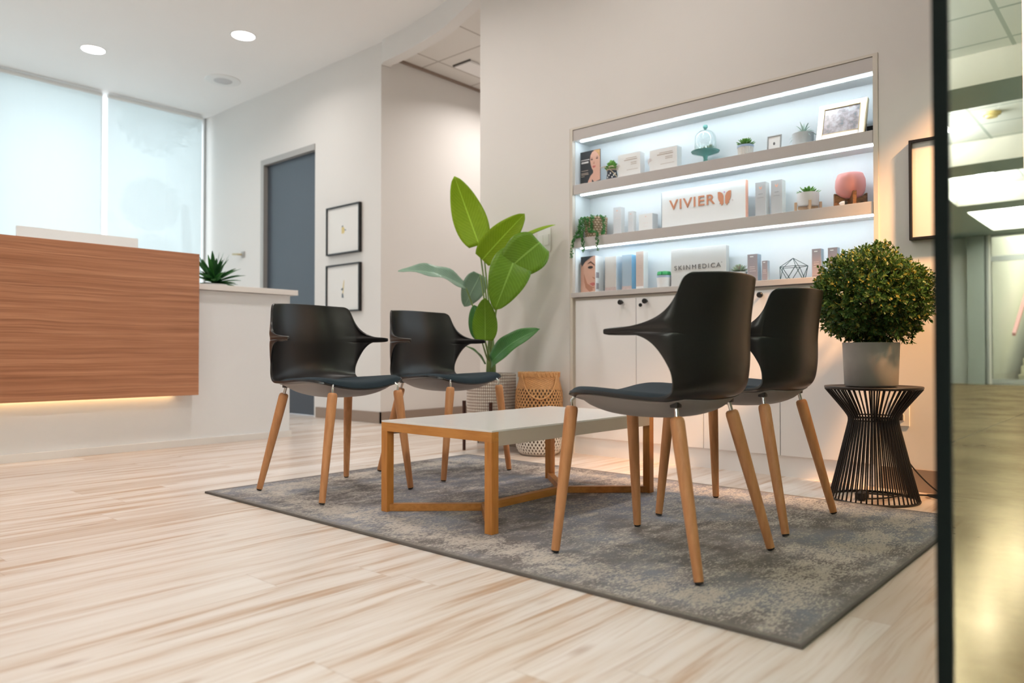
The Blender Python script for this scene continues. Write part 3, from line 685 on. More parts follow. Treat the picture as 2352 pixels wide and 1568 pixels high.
# large silver frame
t_, R, fr, pc = photo_frame('photo_frame', 'large silver photo frame leaning at the right end of the top shelf', 1.146, Z1, 3.566, .213, .185, .026, .018, 'silver', .30)
Mi = Matrix.Identity(4)
MB().box(.1062, .1085, -.008, .014, .001, .184, 0, R).build('gilt_side', 'gold', t_)
mb = MB()
for (a, b_, c_, d_) in ((-.082, -.0795, .024, .161), (.0795, .082, .024, .161), (-.082, .082, .024, .0265), (-.082, .082, .1585, .161)): mb.box(a, b_, -.0105, -.006, c_, d_, 0, R)
mb.build('gilt_edge', 'gold', t_)
m = mat('watercolour_print', (.6, .6, .65), .15); M['wc'] = m; t = NT(m); n = t.noise(t.obj(), 22, 5, .6); n2_ = t.noise(t.obj(), 60, 3, .6)
c = t.ramp(n, [(.3, (.20, .30, .36)), (.42, (.45, .42, .46)), (.5, (.60, .58, .64)), (.6, (.72, .76, .80)), (.72, (.58, .46, .45))]); t.put(bsdf(m).inputs['Base Color'], c)
pc.data.materials.clear(); pc.data.materials.append(M['wc'])
MB().box(.03, .055, .050, .075, 0, .06).build('easel_back', 'rubber', t_)
# black stand beside the frame
MB()
t_ = shelf_thing('black_block', 'small black block behind the large silver frame, at the far right of the top shelf', 'ornament', 1.02, Z1 + .0005, 3.64)
MB().prism([(-.022, -.03), (.022, -.03), (.022, .02), (-.018, .02)], 0, .042).build('block', 'rubber', t_)

# ---- middle shelf
t_ = shelf_thing('trailing_plant', 'string-of-pearls plant trailing from a woven pot over the left end of the middle shelf', 'plant', 2.545, Z2 + .0005, 3.610)
MB().lathe([(.0005, 0), (.062, 0), (.066, .05), (.070, .118), (.064, .118), (.062, .11)], 40).build('woven_pot', 'weave', t_, True)
MB().lathe([(.0005, .108), (.064, .108)], 24).build('soil', 'soil', t_)
strands = [[(-.03, -.02, .115), (-.072, -.045, .12), (-.080, -.06, .05), (-.085, -.085, .005), (-.098, -.098, -.04), (-.100, -.10, -.112)],
           [(-.02, -.03, .118), (-.045, -.072, .10), (-.05, -.08, .03), (-.03, -.09, .0), (-.018, -.10, -.04), (-.015, -.10, -.085)],
           [(.0, -.03, .118), (.0, -.078, .10), (.012, -.085, .03), (.07, -.092, .02), (.082, -.10, -.03), (.085, -.10, -.082)],
           [(.03, -.02, .118), (.072, -.03, .115), (.085, -.04, .06), (.095, -.06, .02), (.10, -.07, .01)],
           [(-.01, -.03, .118), (-.02, -.076, .11), (-.028, -.08, .05), (-.05, -.08, .01), (-.075, -.09, .004)],
           [(.01, -.03, .118), (.03, -.076, .105), (.03, -.08, .06), (.025, -.082, .03)],
           [(-.04, -.01, .118), (-.070, -.02, .12), (-.082, -.04, .07), (-.085, -.05, .03)]]
mb = MB(); q = random.Random(5)
def pearl(p, r):
    n = 6; top = mb.v(p + Vector((0, 0, r))); bot = mb.v(p - Vector((0, 0, r * 1.2))); rg = [mb.v(p + Vector((r * math.cos(2 * PI * k / n), r * math.sin(2 * PI * k / n), 0))) for k in range(n)]
    for k in range(n): mb.face([rg[k], rg[(k + 1) % n], top]); mb.face([rg[(k + 1) % n], rg[k], bot])
def cr(pts, n):
    pts = [Vector(p) for p in pts]; out = []
    for i in range(len(pts) - 1):
        p = [pts[max(0, min(len(pts) - 1, i + k))] for k in (-1, 0, 1, 2)]
        for j in range(n):
            u = j / n; out.append(.5 * ((2 * p[1]) + (p[2] - p[0]) * u + (2 * p[0] - 5 * p[1] + 4 * p[2] - p[3]) * u * u + (3 * p[1] - p[0] - 3 * p[2] + p[3]) * u ** 3))
    out.append(pts[-1]); return out
for s_ in strands:
    P = cr(s_, 14)
    for p in P:
        for k in range(3): pearl(p + Vector((q.uniform(-.009, .009), q.uniform(-.009, .004), q.uniform(-.005, .005))), q.uniform(.0028, .0048))
for k in range(90):
    a = q.uniform(0, 2 * PI); r = q.uniform(0, .062); pearl(Vector((r * math.cos(a), r * math.sin(a), .118 + q.uniform(-.004, .016))), q.uniform(.003, .005))
mb.build('trailing_stems', 'pearl', t_, 'all')
PB = lambda z: [('printed_mark', .86, .38, .6, .004, 'coppere'), ('printed_line', z, .25, .75, .0015, 'pinkink')]
M['pearlbox'] = mat('pearl_carton', (.66, .665, .68), .3, mottle=.01)
carton('product_box', 'tall pale carton, first right of the woven pot on the middle shelf', 2.415, 2.363, Z2, 1.425, .04, 'pearlbox', 'white', lines=PB(.6), group='skincare cartons')
carton('product_box', 'narrow pale carton between the tall one and the squat one, middle shelf', 2.315, 2.28, Z2, 1.39, .03, 'pearlbox', 'white', lines=PB(.6), group='skincare cartons')
carton('product_box', 'squat white carton left of the copper-lettered sign, middle shelf', 2.243, 2.158, Z2, 1.363, .06, 'paper', 'white', lines=[('printed_mark', .84, .46, .54, .003, 'coppere'), ('printed_line', .5, .3, .7, .0015, 'pinkink'), ('printed_line', .3, .3, .7, .0015, 'pinkink')], group='skincare cartons')
# acrylic sign with copper letters
sg = shelf_thing('letter_sign', 'white acrylic sign with rose gold letters and a butterfly, on the middle shelf', 'sign', 1.857, Z2 + .0005, 3.611)
w, h = .482, .204
MB().box(-w / 2, w / 2, -.011, .011, 0, h, .001).build('block', 'white', sg)
M['edgegrey'] = mat('dark_edge', (.22, .24, .27), .3, mottle=.05)
MB().box(-w / 2 - .0012, -w / 2 + .0006, -.0125, .0115, .002, h - .002).build('left_edge', 'edgegrey', sg)
MB().box(w / 2 - .0006, w / 2 + .003, -.0125, .0115, .002, h - .002).build('right_edge', 'coppere', sg)
text('lettering', 'VIVIER', .0745, 'copper', sg, (-w / 2 + .047, -.0125, .103), .268, .0012, 1.12, off=.0008)
bx = -w / 2 + .367; bz = .128
wing = [(-.005, -.030), (-.014, -.041), (-.019, -.031), (-.027, -.030), (-.024, -.022), (-.030, -.014), (-.035, .000), (-.036, .018), (-.036, .032), (-.024, .032), (-.012, .024), (-.005, .008)]
mb = MB(); mb.plate([(bx + x, bz + z) for x, z in wing][::-1], -.0137, -.0108); mb.plate([(bx - x, bz + z) for x, z in wing], -.0137, -.0108); mb.build('butterfly', 'copper', sg)
M['dot'] = mat('pink_dot', (.62, .3, .6), .4, mottle=.02)
mb = MB(); mb.plate(ell(bx, bz + .028, .0032, .0032, n=12), -.0137, -.0108); mb.build('butterfly_head', 'dot', sg)
text('registered_mark', '®', .012, 'pinkink', sg, (bx + .040, -.0115, bz - .022))
M['greybox'] = mat('warm_grey_carton', (.50, .495, .50), .3, mottle=.01)
for (a, b_, z, l) in ((1.566, 1.512, 1.440, 'warm grey carton with an orange crest, right beside the copper-lettered sign'), (1.486, 1.430, 1.4385, 'warm grey carton with an orange crest, nearer the white footed pot')):
    c_ = carton('product_box', l, a, b_, Z2, z, .045, 'greybox', 'white', lines=[('printed_line', .66, .3, .7, .0015, 'ink'), ('printed_line', .56, .22, .78, .001, 'ink'), ('printed_line', .30, .0, .0, .001, 'ink')][:2], group='crested cartons')
    mb = MB(); k = .0065
    mb.plate([(0, .148 - .0), (-k, .158), (-k * 1.1, .150), (-k * .5, .143), (0, .1405)], -.0235, -.0222); mb.plate([(0, .1405), (k * .5, .143), (k * 1.1, .150), (k, .158), (0, .148)], -.0235, -.0222)
    mb.build('crest', 'coppere', c_)
# white pot on a wooden stand
t_ = shelf_thing('potted_succulent', 'green spiky succulent in a white round pot on a small wooden stand', 'plant', 1.312, Z2 + .0005, 3.618)
MB().lathe([(.0005, .030), (.044, .030), (.049, .038), (.050, .092), (.046, .092), (.045, .086)], 40).build('pot', 'whitecer', t_, True)
MB().lathe([(.0005, .087), (.046, .087)], 24).build('soil', 'soil', t_)
mb = MB(); rosette(mb, (0, 0, .086), .058, .04, 12, 3, .26, 9, .75); mb.build('leaves', 'succ', t_, True)
st = MB(); st.box(-.046, .046, -.006, .006, .014, .029, .001, Matrix.Rotation(.5, 4, 'Z')); st.box(-.046, .046, -.006, .006, .014, .029, .001, Matrix.Rotation(.5 + PI / 2, 4, 'Z')); st.build('cross_brace', 'lightwood', t_)
for k in range(4):
    a = .5 + k * PI / 2; MB().box(.050, .062, -.006, .006, 0, .050, .0015, Matrix.Rotation(a, 4, 'Z')).build('leg', 'lightwood', t_)
# pink vase on a dark wooden cross
t_ = shelf_thing('glass_vase', 'frosted pink glass vase cradled in a dark wooden cross stand', 'vase', 1.116, Z2 + .0005, 3.612)
MB().lathe([(.0005, .040), (.030, .041), (.050, .050), (.062, .070), (.066, .095), (.064, .125), (.056, .148), (.053, .152), (.050, .150), (.054, .13), (.058, .10)], 44).build('vase', 'pinkglass', t_, True)
for k in range(2):
    mb = MB(); R = Matrix.Rotation(.55 + k * PI / 2, 4, 'Z')
    pl = [(-.072, 0), (.072, 0), (.072, .062), (.062, .060), (.045, .046), (.02, .036), (-.02, .036), (-.045, .046), (-.062, .060), (-.072, .062)]
    mb.plate(pl, -.008, .008); bmesh.ops.transform(mb.b, matrix=R, verts=mb.b.verts); mb.build('stand', 'acacia', t_)
t_ = shelf_thing('pebble', 'small white and black polished pebble in front of the pink vase', 'ornament', 1.125, Z2 + .0005, 3.545)
mb = MB(); bmesh.ops.create_uvsphere(mb.b, u_segments=18, v_segments=10, radius=.012)
for v in mb.b.verts: v.co = Vector((v.co.x * 1.7, v.co.y * .55, v.co.z * .8 + .0095)) 
for f in mb.b.faces: f.material_index = 1 if f.calc_center_median().x > .006 else 0
mb.build('stone', ['whitecer', 'rubber'], t_, True)

# ---- lower shelf
M['c_beige'] = mat('carton_beige', (.56, .52, .48), .35, mottle=.02); M['c_blue'] = mat('carton_steel_blue', (.33, .41, .48), .35, mottle=.02); M['c_sky'] = mat('carton_sky_side', (.25, .52, .75), .35, mottle=.03)
M['c_rose'] = mat('carton_rose_beige', (.62, .50, .44), .35, mottle=.02); M['c_mauve'] = mat('carton_mauve', (.33, .285, .30), .35, mottle=.02); M['c_mside'] = mat('carton_blue_grey_side', (.33, .42, .50), .35, mottle=.02)
M['c_band'] = mat('floral_band', (.52, .40, .37), .4, mottle=.35, mscale=160)
pb = carton('display_box', 'display box printed with a close-up of a woman touching her cheek, lower shelf', 2.628, 2.524, Z3, 1.156, .085, 'cv_skin', 'white', 3.575)
w, h, y = .104, .214, -.0431
MB().plate([(-w / 2, h * .72), (-w / 2 + .005, h * .7), (-.020, h * .86), (.02, h * .965), (.045, h), (-w / 2, h)], y - .0003, y).build('hair', 'cv_dark', pb)
MB().plate([(-w / 2, 0), (-w / 2, .06), (-.040, .058), (-.030, .07), (-.024, .055), (-.018, .03), (.012, 0)], y - .0006, y - .0003).build('hand', 'cv_skin', pb)
mb = MB(); mb.plate([(-.040, .058), (-.046, .08), (-.044, .158), (-.036, .158), (-.032, .10), (-.030, .07)], y - .0006, y - .0003); mb.plate([(-.052, .07), (-.052, .17), (-.046, .165), (-.046, .08)], y - .0006, y - .0003); mb.build('fingers', 'cv_skin', pb)
mb = MB(); mb.plate([(-.030, .115), (-.026, .06), (-.018, .03), (.012, .004), (.035, .012), (.028, .035), (-.006, .055), (-.02, .09)], y - .0002, y + .0001); mb.plate([(.030, .092), (.050, .086), (.050, .076), (.036, .083)], y - .0009, y - .0005); mb.plate([(.024, .034), (.044, .03), (.046, .024), (.03, .026)], y - .0009, y - .0005); mb.plate([(-.002, .170), (.022, .172), (.050, .150), (.050, .158), (.022, .180)], y - .0009, y - .0005); mb.build('shading_print', 'cv_skin2', pb)
mb = MB(); mb.plate(ell(.018, .148, .018, .008), y - .0011, y - .0008); mb.plate([(-.006, .168), (.02, .176), (.050, .156), (.050, .161), (.02, .184)], y - .0011, y - .0008); mb.build('eye', 'cv_eye', pb)
MB().plate([(.012, .052), (.03, .058), (.048, .056), (.051, .046), (.036, .036), (.022, .044)], y - .0011, y - .0008).build('lips', 'cv_lip', pb)
mb = MB(); mb.box(w / 2 - .0003, w / 2 + .0006, -.036, -.006, .085, .118); mb.box(w / 2 - .0003, w / 2 + .0006, -.034, -.008, .02, .055); mb.build('side_print', 'c_mauve', pb)
band = lambda: [('floral_band', .0, .0, 1.0, .026, 'c_band')]
carton('product_box', 'beige carton with a floral foot band, right beside the face display box', 2.474, 2.396, Z3, 1.145, .07, 'c_beige', 'white', 3.60, None, band())
carton('product_box', 'steel blue carton with a bright blue side, between the beige cartons', 2.357, 2.292, Z3, 1.146, .07, 'c_blue', 'c_sky', 3.60, None, band())
carton('product_box', 'slim rose beige carton, tallest of the three near the face display box', 2.254, 2.206, Z3, 1.155, .05, 'c_rose', 'white', 3.585, None, [('printed_line', .90, .3, .7, .003, 'inkb'), ('printed_line', .62, .2, .8, .0015, 'inkb'), ('printed_line', .56, .2, .8, .0015, 'inkb'), ('printed_line', .36, .2, .6, .0015, 'inkb'), ('foot_band', .02, .02, .98, .014, 'paper')])
t_ = shelf_thing('potted_succulent', 'jade green thick-leaved succulent in a white ribbed pot, lower shelf', 'plant', 2.092, Z3 + .0005, 3.612)
MB().lathe([(.0005, 0), (.036, 0), (.041, .068), (.037, .068), (.036, .06)], 36).build('pot', 'whitecer', t_, True)
MB().lathe([(.0405, .058), (.0415, .0695), (.037, .0695)], 36).build('rim', 'blue_rim', t_, True)
MB().lathe([(.0005, .064), (.0375, .064)], 24).build('soil', 'soil', t_)
mb = MB()
for k in range(7):
    R = Matrix.Rotation(k * 2 * PI / 7, 4, 'Z'); mb.box(.006, .046, -.014, .014, .066, .088, .006, R @ Matrix.Rotation(-.12, 4, 'Y'))
mb.build('leaves', 'succ_thick', t_, True)
# stone-coloured sign block
sk = shelf_thing('letter_sign', 'stone grey sign block with thin grey capital letters, on the lower shelf behind the chair', 'sign', 1.882, Z3 + .0005, 3.617)
M['stone'] = mat('stone_grey_acrylic', (.60, .59, .575), .4, mottle=.02, mscale=12)
w = .318; MB().box(-w / 2, w / 2, -.018, .018, 0, .203, .001).build('block', 'stone', sk)
text('lettering', 'SKINMEDICA', .034, 'ink', sk, (-w / 2 + .021, -.0195, .092), .268, .0009, 1.3, off=.0)
text('registered_mark', '®', .007, 'ink', sk, (w / 2 - .027, -.0188, .113))
succulent_pot('potted_succulent', 'pale green rosette succulent in a low grey pot behind the nearest chair, lower shelf', 1.660, Z3, 3.615, .034, .040, .058, 'palegrey', 'succ_pale', .040, .04, 21, 14, 4, .32, None, .9)
ML = [('printed_mark', .90, .25, .6, .004, 'white'), ('printed_line', .55, .2, .75, .0015, 'pinkink'), ('printed_line', .48, .2, .75, .0015, 'pinkink'), ('printed_line', .40, .2, .85, .0015, 'pinkink'), ('printed_line', .08, .15, .85, .003, 'edgegrey')]
carton('product_box', 'tall mauve grey carton right beside the pale green succulent on the lower shelf', 1.609, 1.557, Z3, 1.084, .045, 'c_mauve', 'c_mside', 3.60, None, ML, 'box')
carton('product_box', 'short mauve grey carton just left of the wire polyhedron', 1.534, 1.506, Z3, 1.0465, .028, 'c_mauve', 'c_mside', 3.60, None, ML)
carton('product_box', 'mauve grey carton just right of the wire polyhedron', 1.289, 1.246, Z3, 1.082, .036, 'c_mauve', 'c_mside', 3.60, None, ML)
carton('product_box', 'mauve grey carton half hidden by the round topiary, rightmost on the lower shelf', 1.215, 1.172, Z3, 1.081, .036, 'c_mauve', 'c_mside', 3.60, None, ML)
g = shelf_thing('wire_polyhedron', 'thin dark wire polyhedron ornament standing on the lower shelf', 'ornament', 1.388, Z3 + .0005, 3.625)
M['tealwire'] = mat('dark_teal_wire', (.02, .055, .06), .35, metal=.5, mottle=.05)
top = (0, 0, .108); up = [(.070 * math.cos(2 * PI * k / 5 + .1), .048 * math.sin(2 * PI * k / 5 + .1), .066) for k in range(5)]
lo = [(.062 * math.cos(2 * PI * (k + .5) / 5 + .1), .045 * math.sin(2 * PI * (k + .5) / 5 + .1), .0022) for k in range(5)]
mb = MB()
for k in range(5):
    mb.tube([top, up[k]], .0014, 6); mb.tube([up[k], up[(k + 1) % 5]], .0014, 6); mb.tube([up[k], lo[k]], .0018, 6); mb.tube([up[(k + 1) % 5], lo[k]], .0018, 6)
mb.build('wire_frame', 'tealwire', g)

# ---------------------------------------------------------------- things on the walls
def wall_plate(name, label, x, y, z, w, h, rockers):
    t_ = thing(name, label, 'switch' if rockers else 'socket', (x, y, z), -PI / 2)
    MB().box(-w / 2, w / 2, -.006, 0, -h / 2, h / 2, .002).build('cover_plate', 'white', t_)
    if rockers:
        for k in (-1, 1): MB().box(k * .023 - .016, k * .023 + .016, -.0095, -.004, -.033, .033, .0015).build('rocker', 'white', t_)
    else:
        for k in (-1, 1):
            s_ = MB().box(-.017, .017, -.0085, -.004, k * .02 - .014, k * .02 + .014, .002).build('socket', 'white', t_)
            mb = MB(); mb.box(-.008, -.006, -.0088, -.008, k * .02 - .004, k * .02 + .005); mb.box(.006, .008, -.0088, -.008, k * .02 - .004, k * .02 + .004); mb.build('slots', 'rubber', s_)
wall_plate('light_switch', 'white double rocker switch on the wall right of the big-leaved plant', XW, 2.868, 1.275, .104, .140, True)
wall_plate('wall_socket', 'white wall socket low on the wall behind the wire stool', XW, .892, .332, .075, .115, False)

def picture(label, x, y0, y1, z0, z1, art, dep=.03, bw=.014):
    w = abs(y0 - y1); h = z1 - z0; t_ = thing('framed_picture', label, 'picture', (x, (y0 + y1) / 2, z0), -PI / 2)
    mb = MB(); mb.box(-w / 2, -w / 2 + bw, -dep, 0, 0, h, .0015); mb.box(w / 2 - bw, w / 2, -dep, 0, 0, h, .0015); mb.box(-w / 2 + bw, w / 2 - bw, -dep, 0, 0, bw, .0015); mb.box(-w / 2 + bw, w / 2 - bw, -dep, 0, h - bw, h, .0015)
    mb.build('frame', 'blackp', t_); MB().box(-w / 2 + bw, w / 2 - bw, -dep + .012, -.002, bw, h - bw).build('mat_board', 'paper', t_)
    art(t_, w, h, -dep + .0117); return t_
M['yel'] = mat('yellow_paint', (.72, .58, .25), .5, mottle=.2, mscale=60); M['slate'] = mat('slate_paint', (.12, .15, .18), .5, mottle=.2, mscale=60)
def art1(t_, w, h, y):
    MB().plate([(-.02, .0 + h * .42), (.012, h * .42), (.024, h * .46), (.020, h * .53), (-.004, h * .57), (-.022, h * .54)], y - .0006, y).build('painted_bird', 'yel', t_)
    mb = MB(); mb.plate([(-.018, h * .55), (.002, h * .56), (.0, h * .585), (-.014, h * .585)], y - .001, y - .0003); mb.plate([(.02, h * .48), (.045, h * .475), (.045, h * .49), (.022, h * .50)], y - .001, y - .0003); mb.build('bird_head', 'slate', t_)
def art2(t_, w, h, y):
    MB().plate([(-.006, h * .36), (.004, h * .36), (.014, h * .5), (.02, h * .66), (.014, h * .66), (.0, h * .52)], y - .0006, y).build('painted_bird', 'yel', t_)
    mb = MB(); mb.plate([(-.016, h * .30), (.012, h * .29), (.006, h * .36), (-.004, h * .40), (-.014, h * .37)], y - .001, y - .0003); mb.plate([(-.03, h * .47), (.0, h * .44), (.006, h * .50), (-.008, h * .50)], y - .001, y - .0003); mb.build('bird_wings', 'slate', t_)
picture('black framed print of a small yellow bird, upper of the two by the dark door', XD, 5.721, 5.231, 1.460, 1.890, art1)
picture('black framed print of a slender dark bird, lower of the two by the dark door', XD, 5.723, 5.229, .950, 1.372, art2)
def art3(t_, w, h, y):
    MB().box(-.055, .055, y - .0016, y, .095, .32, .0004).build('inner_sheet', 'paper', t_)
    P = [(-.020 + .022 * math.cos(a), y - .003, .20 + .026 * math.sin(a)) for a in [.3 + i * .45 for i in range(11)]]; P += [(.01, y - .003, .185), (.03, y - .003, .19)]
    MB().tube(P, .0016, 6).build('ink_drawing', 'rubber', t_)
picture('black framed line drawing on the wall between topiary and glass panel', XW, .845, .52, 1.069, 1.496, art3, .028, .012)
# small hook on the door wall
t_ = thing('wall_hook', 'small metal hook on the wall left of the dark door', 'hook', (XD, 7.29, 1.61), -PI / 2)
MB().box(.03, .09, -.012, 0, -.03, .03, .003).build('back_plate', 'doorfr', t_)
mb = MB(); mb.tube([(.05, -.012, 0), (.03, -.05, 0), (-.06, -.055, .008)], .010, 10); mb.build('lever', 'gold', t_, True)

# ---------------------------------------------------------------- ceiling fittings
def downlight(x, y, label, z=ZC, e=7.2, r=.09, group='round recessed ceiling lights'):
    t_ = thing('ceiling_downlight', label, 'ceiling light', (x, y, z), 0, group)
    MB().lathe([(r, -.002), (r + .014, -.004), (r + .016, 0)], 40).build('trim_ring', 'white', t_, True)
    MB().lathe([(.0005, -.003), (r, -.003), (r, 0)], 40).build('diffuser', 'lamp', t_)
    L = bpy.data.lights.new('downlight_beam', 'AREA'); L.shape = 'DISK'; L.size = r * 2; L.energy = e; L.color = (1, .935, .88); L.spread = math.radians(150)
    lo_ = bpy.data.objects.new('downlight_beam', L); COL.objects.link(lo_); lo_.location = (0, 0, -.008); lo_.parent = t_
    return t_
dl = [(2.392, 6.947, 'left of the two round ceiling lights above the reception desk'), (3.107, 5.716, 'right of the two round ceiling lights, nearer the door wall'),
      (.75, 6.3, 'round ceiling light over the left part of the reception'), (-1.2, 6.3, 'round ceiling light over the far left of the room'), (.9, 3.9, 'round ceiling light in front of the reception panel'),
      (-1.6, 3.9, 'round ceiling light over the middle of the left part'), (2.35, 3.75, 'round ceiling light over the two far chairs'), (2.55, 1.9, 'round ceiling light nearest the display shelves'),
      (.9, 1.9, 'round ceiling light over the open floor'), (-1.2, 1.7, 'round ceiling light over the left entrance'), (-3.3, 3.0, 'round ceiling light nearest the left wall')]
for x, y, l in dl: downlight(x, y, l, e=14 if 'two far chairs' in l else 7.4)
t_ = thing('ceiling_speaker', 'round white ceiling speaker beyond the two round lights', 'speaker', (3.488, 6.798, ZC))
MB().lathe([(.085, -.010), (.14, -.010), (.158, -.006), (.162, 0)], 48).build('bezel', 'white', t_, True)
MB().lathe([(.0005, -.013), (.075, -.012), (.085, -.008)], 40).build('grille', 'speaker', t_, True)
t_ = thing('ceiling_vent', 'square ceiling air vent in the corridor', 'vent', (4.72, 4.60, 3.105))
MB().box(-.19, .19, -.095, .095, -.022, -.002, .003).build('vent_plate', 'ceil', t_)
mb = MB(); mb.box(-.20, -.188, -.105, .105, -.012, 0); mb.box(-.188, .20, .095, .107, -.012, 0); mb.build('gap_shade_strip', 'stripe', t_)  # dark strips stand in for shade along two edges of the plate

# ---------------------------------------------------------------- reception
desk = thing('reception_desk', 'white reception desk with a floating walnut front panel', 'desk', (0, 4.68, 0))
MB().box(-2.4, 2.908, 0, .62, .045, .993, .002).build('body', 'desk', desk)
MB().box(-2.4, 2.918, -.012, .62, 0, .045, .002).build('plinth', 'white', desk)
MB().box(-2.4, 2.952, -.035, .66, .995, 1.032, .003).build('countertop', 'counter', desk)
MB().box(-2.4, 2.10, -.035, 0, .34, 1.20).build('panel_support', 'desk', desk)
MB().box(-2.4, 2.215, -.075, -.037, .325, 1.213, .0015).build('front_panel', 'walnut', desk)
MB().box(-2.3, 2.08, -.034, -.004, .331, .339).build('light_strip', 'ledwarm', desk)
for (x0, x1, l) in ((1.36, 2.06, 'back of a white computer monitor standing on the reception desk, behind the walnut panel'),):
    t_ = thing('computer_monitor', l, 'monitor', ((x0 + x1) / 2, 5.16, 1.032))
    w = (x1 - x0) / 2
    MB().box(-w, w, -.012, .012, .05, .318, .008).build('screen_back', 'white', t_, True)
    MB().box(-.06, .06, .014, .03, .004, .15, .003).build('neck', 'white', t_, True); MB().box(-.11, .11, -.06, .08, 0, .008, .003).build('foot', 'white', t_, True)
def desk_plant(x, y, label, L, seed):
    t_ = thing('potted_dracaena', label, 'plant', (x, y, 1.032))
    MB().lathe([(.0005, 0), (.075, 0), (.085, .03), (.08, .03)], 30).build('dish', 'whitecer', t_, True)
    MB().lathe([(.0005, .027), (.079, .028)], 24).build('soil', 'soil', t_)
    mb = MB(); spikes(mb, (0, 0, .04), 46, L, .034, seed, .05, 1.35, .25, 6); spikes(mb, (0, 0, .08), 16, L * .8, .034, seed + 1, .9, 1.5, .1, 6); mb.build('leaves', 'desk_leaf', t_)
desk_plant(2.49, 4.96, 'dark green spiky plant on the reception counter right of the walnut panel', .235, 3)
desk_plant(2.25, 5.12, 'dark green spiky plant hidden behind the top corner of the walnut panel', .18, 8)
t_ = thing('serving_tray', 'small white tray on the reception counter beside the spiky plant', 'tray', (2.60, 4.79, 1.032))
MB().box(-.07, .07, -.05, .05, 0, .008, .003).build('tray', 'white', t_)

# ---------------------------------------------------------------- rug
t_ = MB(); t_.box(-.78, .78, -1.25, 1.25, 0, .008, .002); rg = t_.build('area_rug', 'rug'); rg.location = (2.28, 1.81, 0.0)
tag(rg, 'distressed grey and cream rug under the four chairs and table', 'rug')
ZR = .008

# ---------------------------------------------------------------- coffee table
tb = thing('coffee_table', 'low white-topped coffee table with oak end frames on the rug', 'table', (2.243, 1.917, ZR))
L2, W2, H, B = .495, .279, .333, .032
MB().box(-L2 + .0, L2, -W2 + .0, W2, H - .006, H, .001).build('tabletop', 'tabletop', tb)
mb = MB(); mb.box(-L2 + B, L2 - B, -W2, -W2 + .018, H - .052, H - .006); mb.box(-L2 + B, L2 - B, W2 - .018, W2, H - .052, H - .006); mb.box(-L2 + B, L2 - B, -W2 + .018, W2 - .018, H - .018, H - .006)
mb.build('apron', 'apron', tb)
for sx in (-1, 1):
    x0, x1 = (-L2, -L2 + B) if sx < 0 else (L2 - B, L2)
    MB().box(x0, x1, -W2, W2, H - .032 - .006, H - .006, .0008).build('end_rail', 'oak_y', tb)
    for sy in (-1, 1):
        y0, y1 = (-W2, -W2 + B) if sy < 0 else (W2 - B, W2)
        MB().box(x0, x1, y0, y1, 0, H - .038, .0008).build('leg', 'oak_z', tb)
        MB().bar((sx * (L2 - B / 2), sy * (W2 - B / 2), .014), (sx * .235, 0, .014), .026, .026).build('brace', 'oak_x', tb)
MB().bar((-.235, 0, .0145), (.235, 0, .0145), .027, .027).build('stretcher', 'oak_x', tb)

# ---------------------------------------------------------------- armchairs
ROWS = [((.176, -.192, .800), -.248, .807), ((.194, -.178, .793), -.247, .800), ((.202, -.170, .775), -.244, .778), ((.209, -.160, .740), -.238, .740), ((.218, -.146, .710), -.232, .710),
        ((.227, -.125, .688), -.229, .690), ((.236, -.102, .674), -.227, .672), ((.243, -.066, .6635), -.226, .661), ((.248, -.015, .6575), -.2255, .653), ((.250, .036, .6550), -.225, .648), ((.250, .040, .6535), -.225, .6465),
        ((.250, .040, .6405), -.2245, .6415), ((.250, .036, .6390), -.2245, .640), ((.247, -.015, .6420), -.224, .634), ((.243, -.056, .6400), -.224, .626), ((.237, -.088, .628), -.224, .612), ((.229, -.117, .602), -.224, .590),
        ((.220, -.140, .560), -.223, .560), ((.215, -.150, .530), -.220, .530), ((.214, -.153, .505), -.213, .505), ((.214, -.150, .487), -.200, .482), ((.217, -.138, .474), -.178, .463),
        ((.222, -.110, .467), -.140, .451), ((.229, -.060, .469), -.090, .445), ((.234, .000, .474), -.020, .443), ((.237, .060, .479), .050, .445), ((.237, .112, .482), .120, .449),
        ((.230, .155, .481), .172, .450), ((.212, .186, .476), .200, .446), ((.192, .200, .470), .214, .439)]
BASEK = {3: (.205, -.165), 4: (.208, -.161), 5: (.211, -.158), 6: (.213, -.156), 7: (.214, -.155), 8: (.214, -.154), 9: (.214, -.154), 10: (.214, -.154), 11: (.214, -.154), 12: (.214, -.154), 13: (.214, -.154), 14: (.213, -.155), 15: (.212, -.156), 16: (.211, -.157), 17: (.210, -.158)}
NC = 12
def shell_row(i):
    (ex, ey, ez), cy, cz = ROWS[i]
    bx_, by_ = BASEK.get(i, (ex * .93, cy + (ey - cy) * .93 ** 2.6)); kz = .93 if i not in BASEK else .9
    bz_ = cz + (ez - cz) * kz ** 2
    half = []
    for j in range(NC + 1):
        s = j / NC; half.append(Vector((bx_ * s, cy + (by_ - cy) * s ** 2.6, cz + (bz_ - cz) * s * s)))
    for u in (.12, .26, .42, .58, .74, .88, .97, 1.0):
        A_ = Vector((bx_, by_, bz_)); E_ = Vector((ex, ey, ez)); td = Vector((bx_, 2.6 * (by_ - cy), 0)).normalized()
        C_ = A_ + td * min(.5 * (E_ - A_).length, .032); C_.z += (ez - bz_) * .4
        half.append(A_ * (1 - u) ** 2 + C_ * 2 * u * (1 - u) + E_ * u * u)
    return [Vector((-p.x, p.y, p.z)) for p in half[:0:-1]] + half
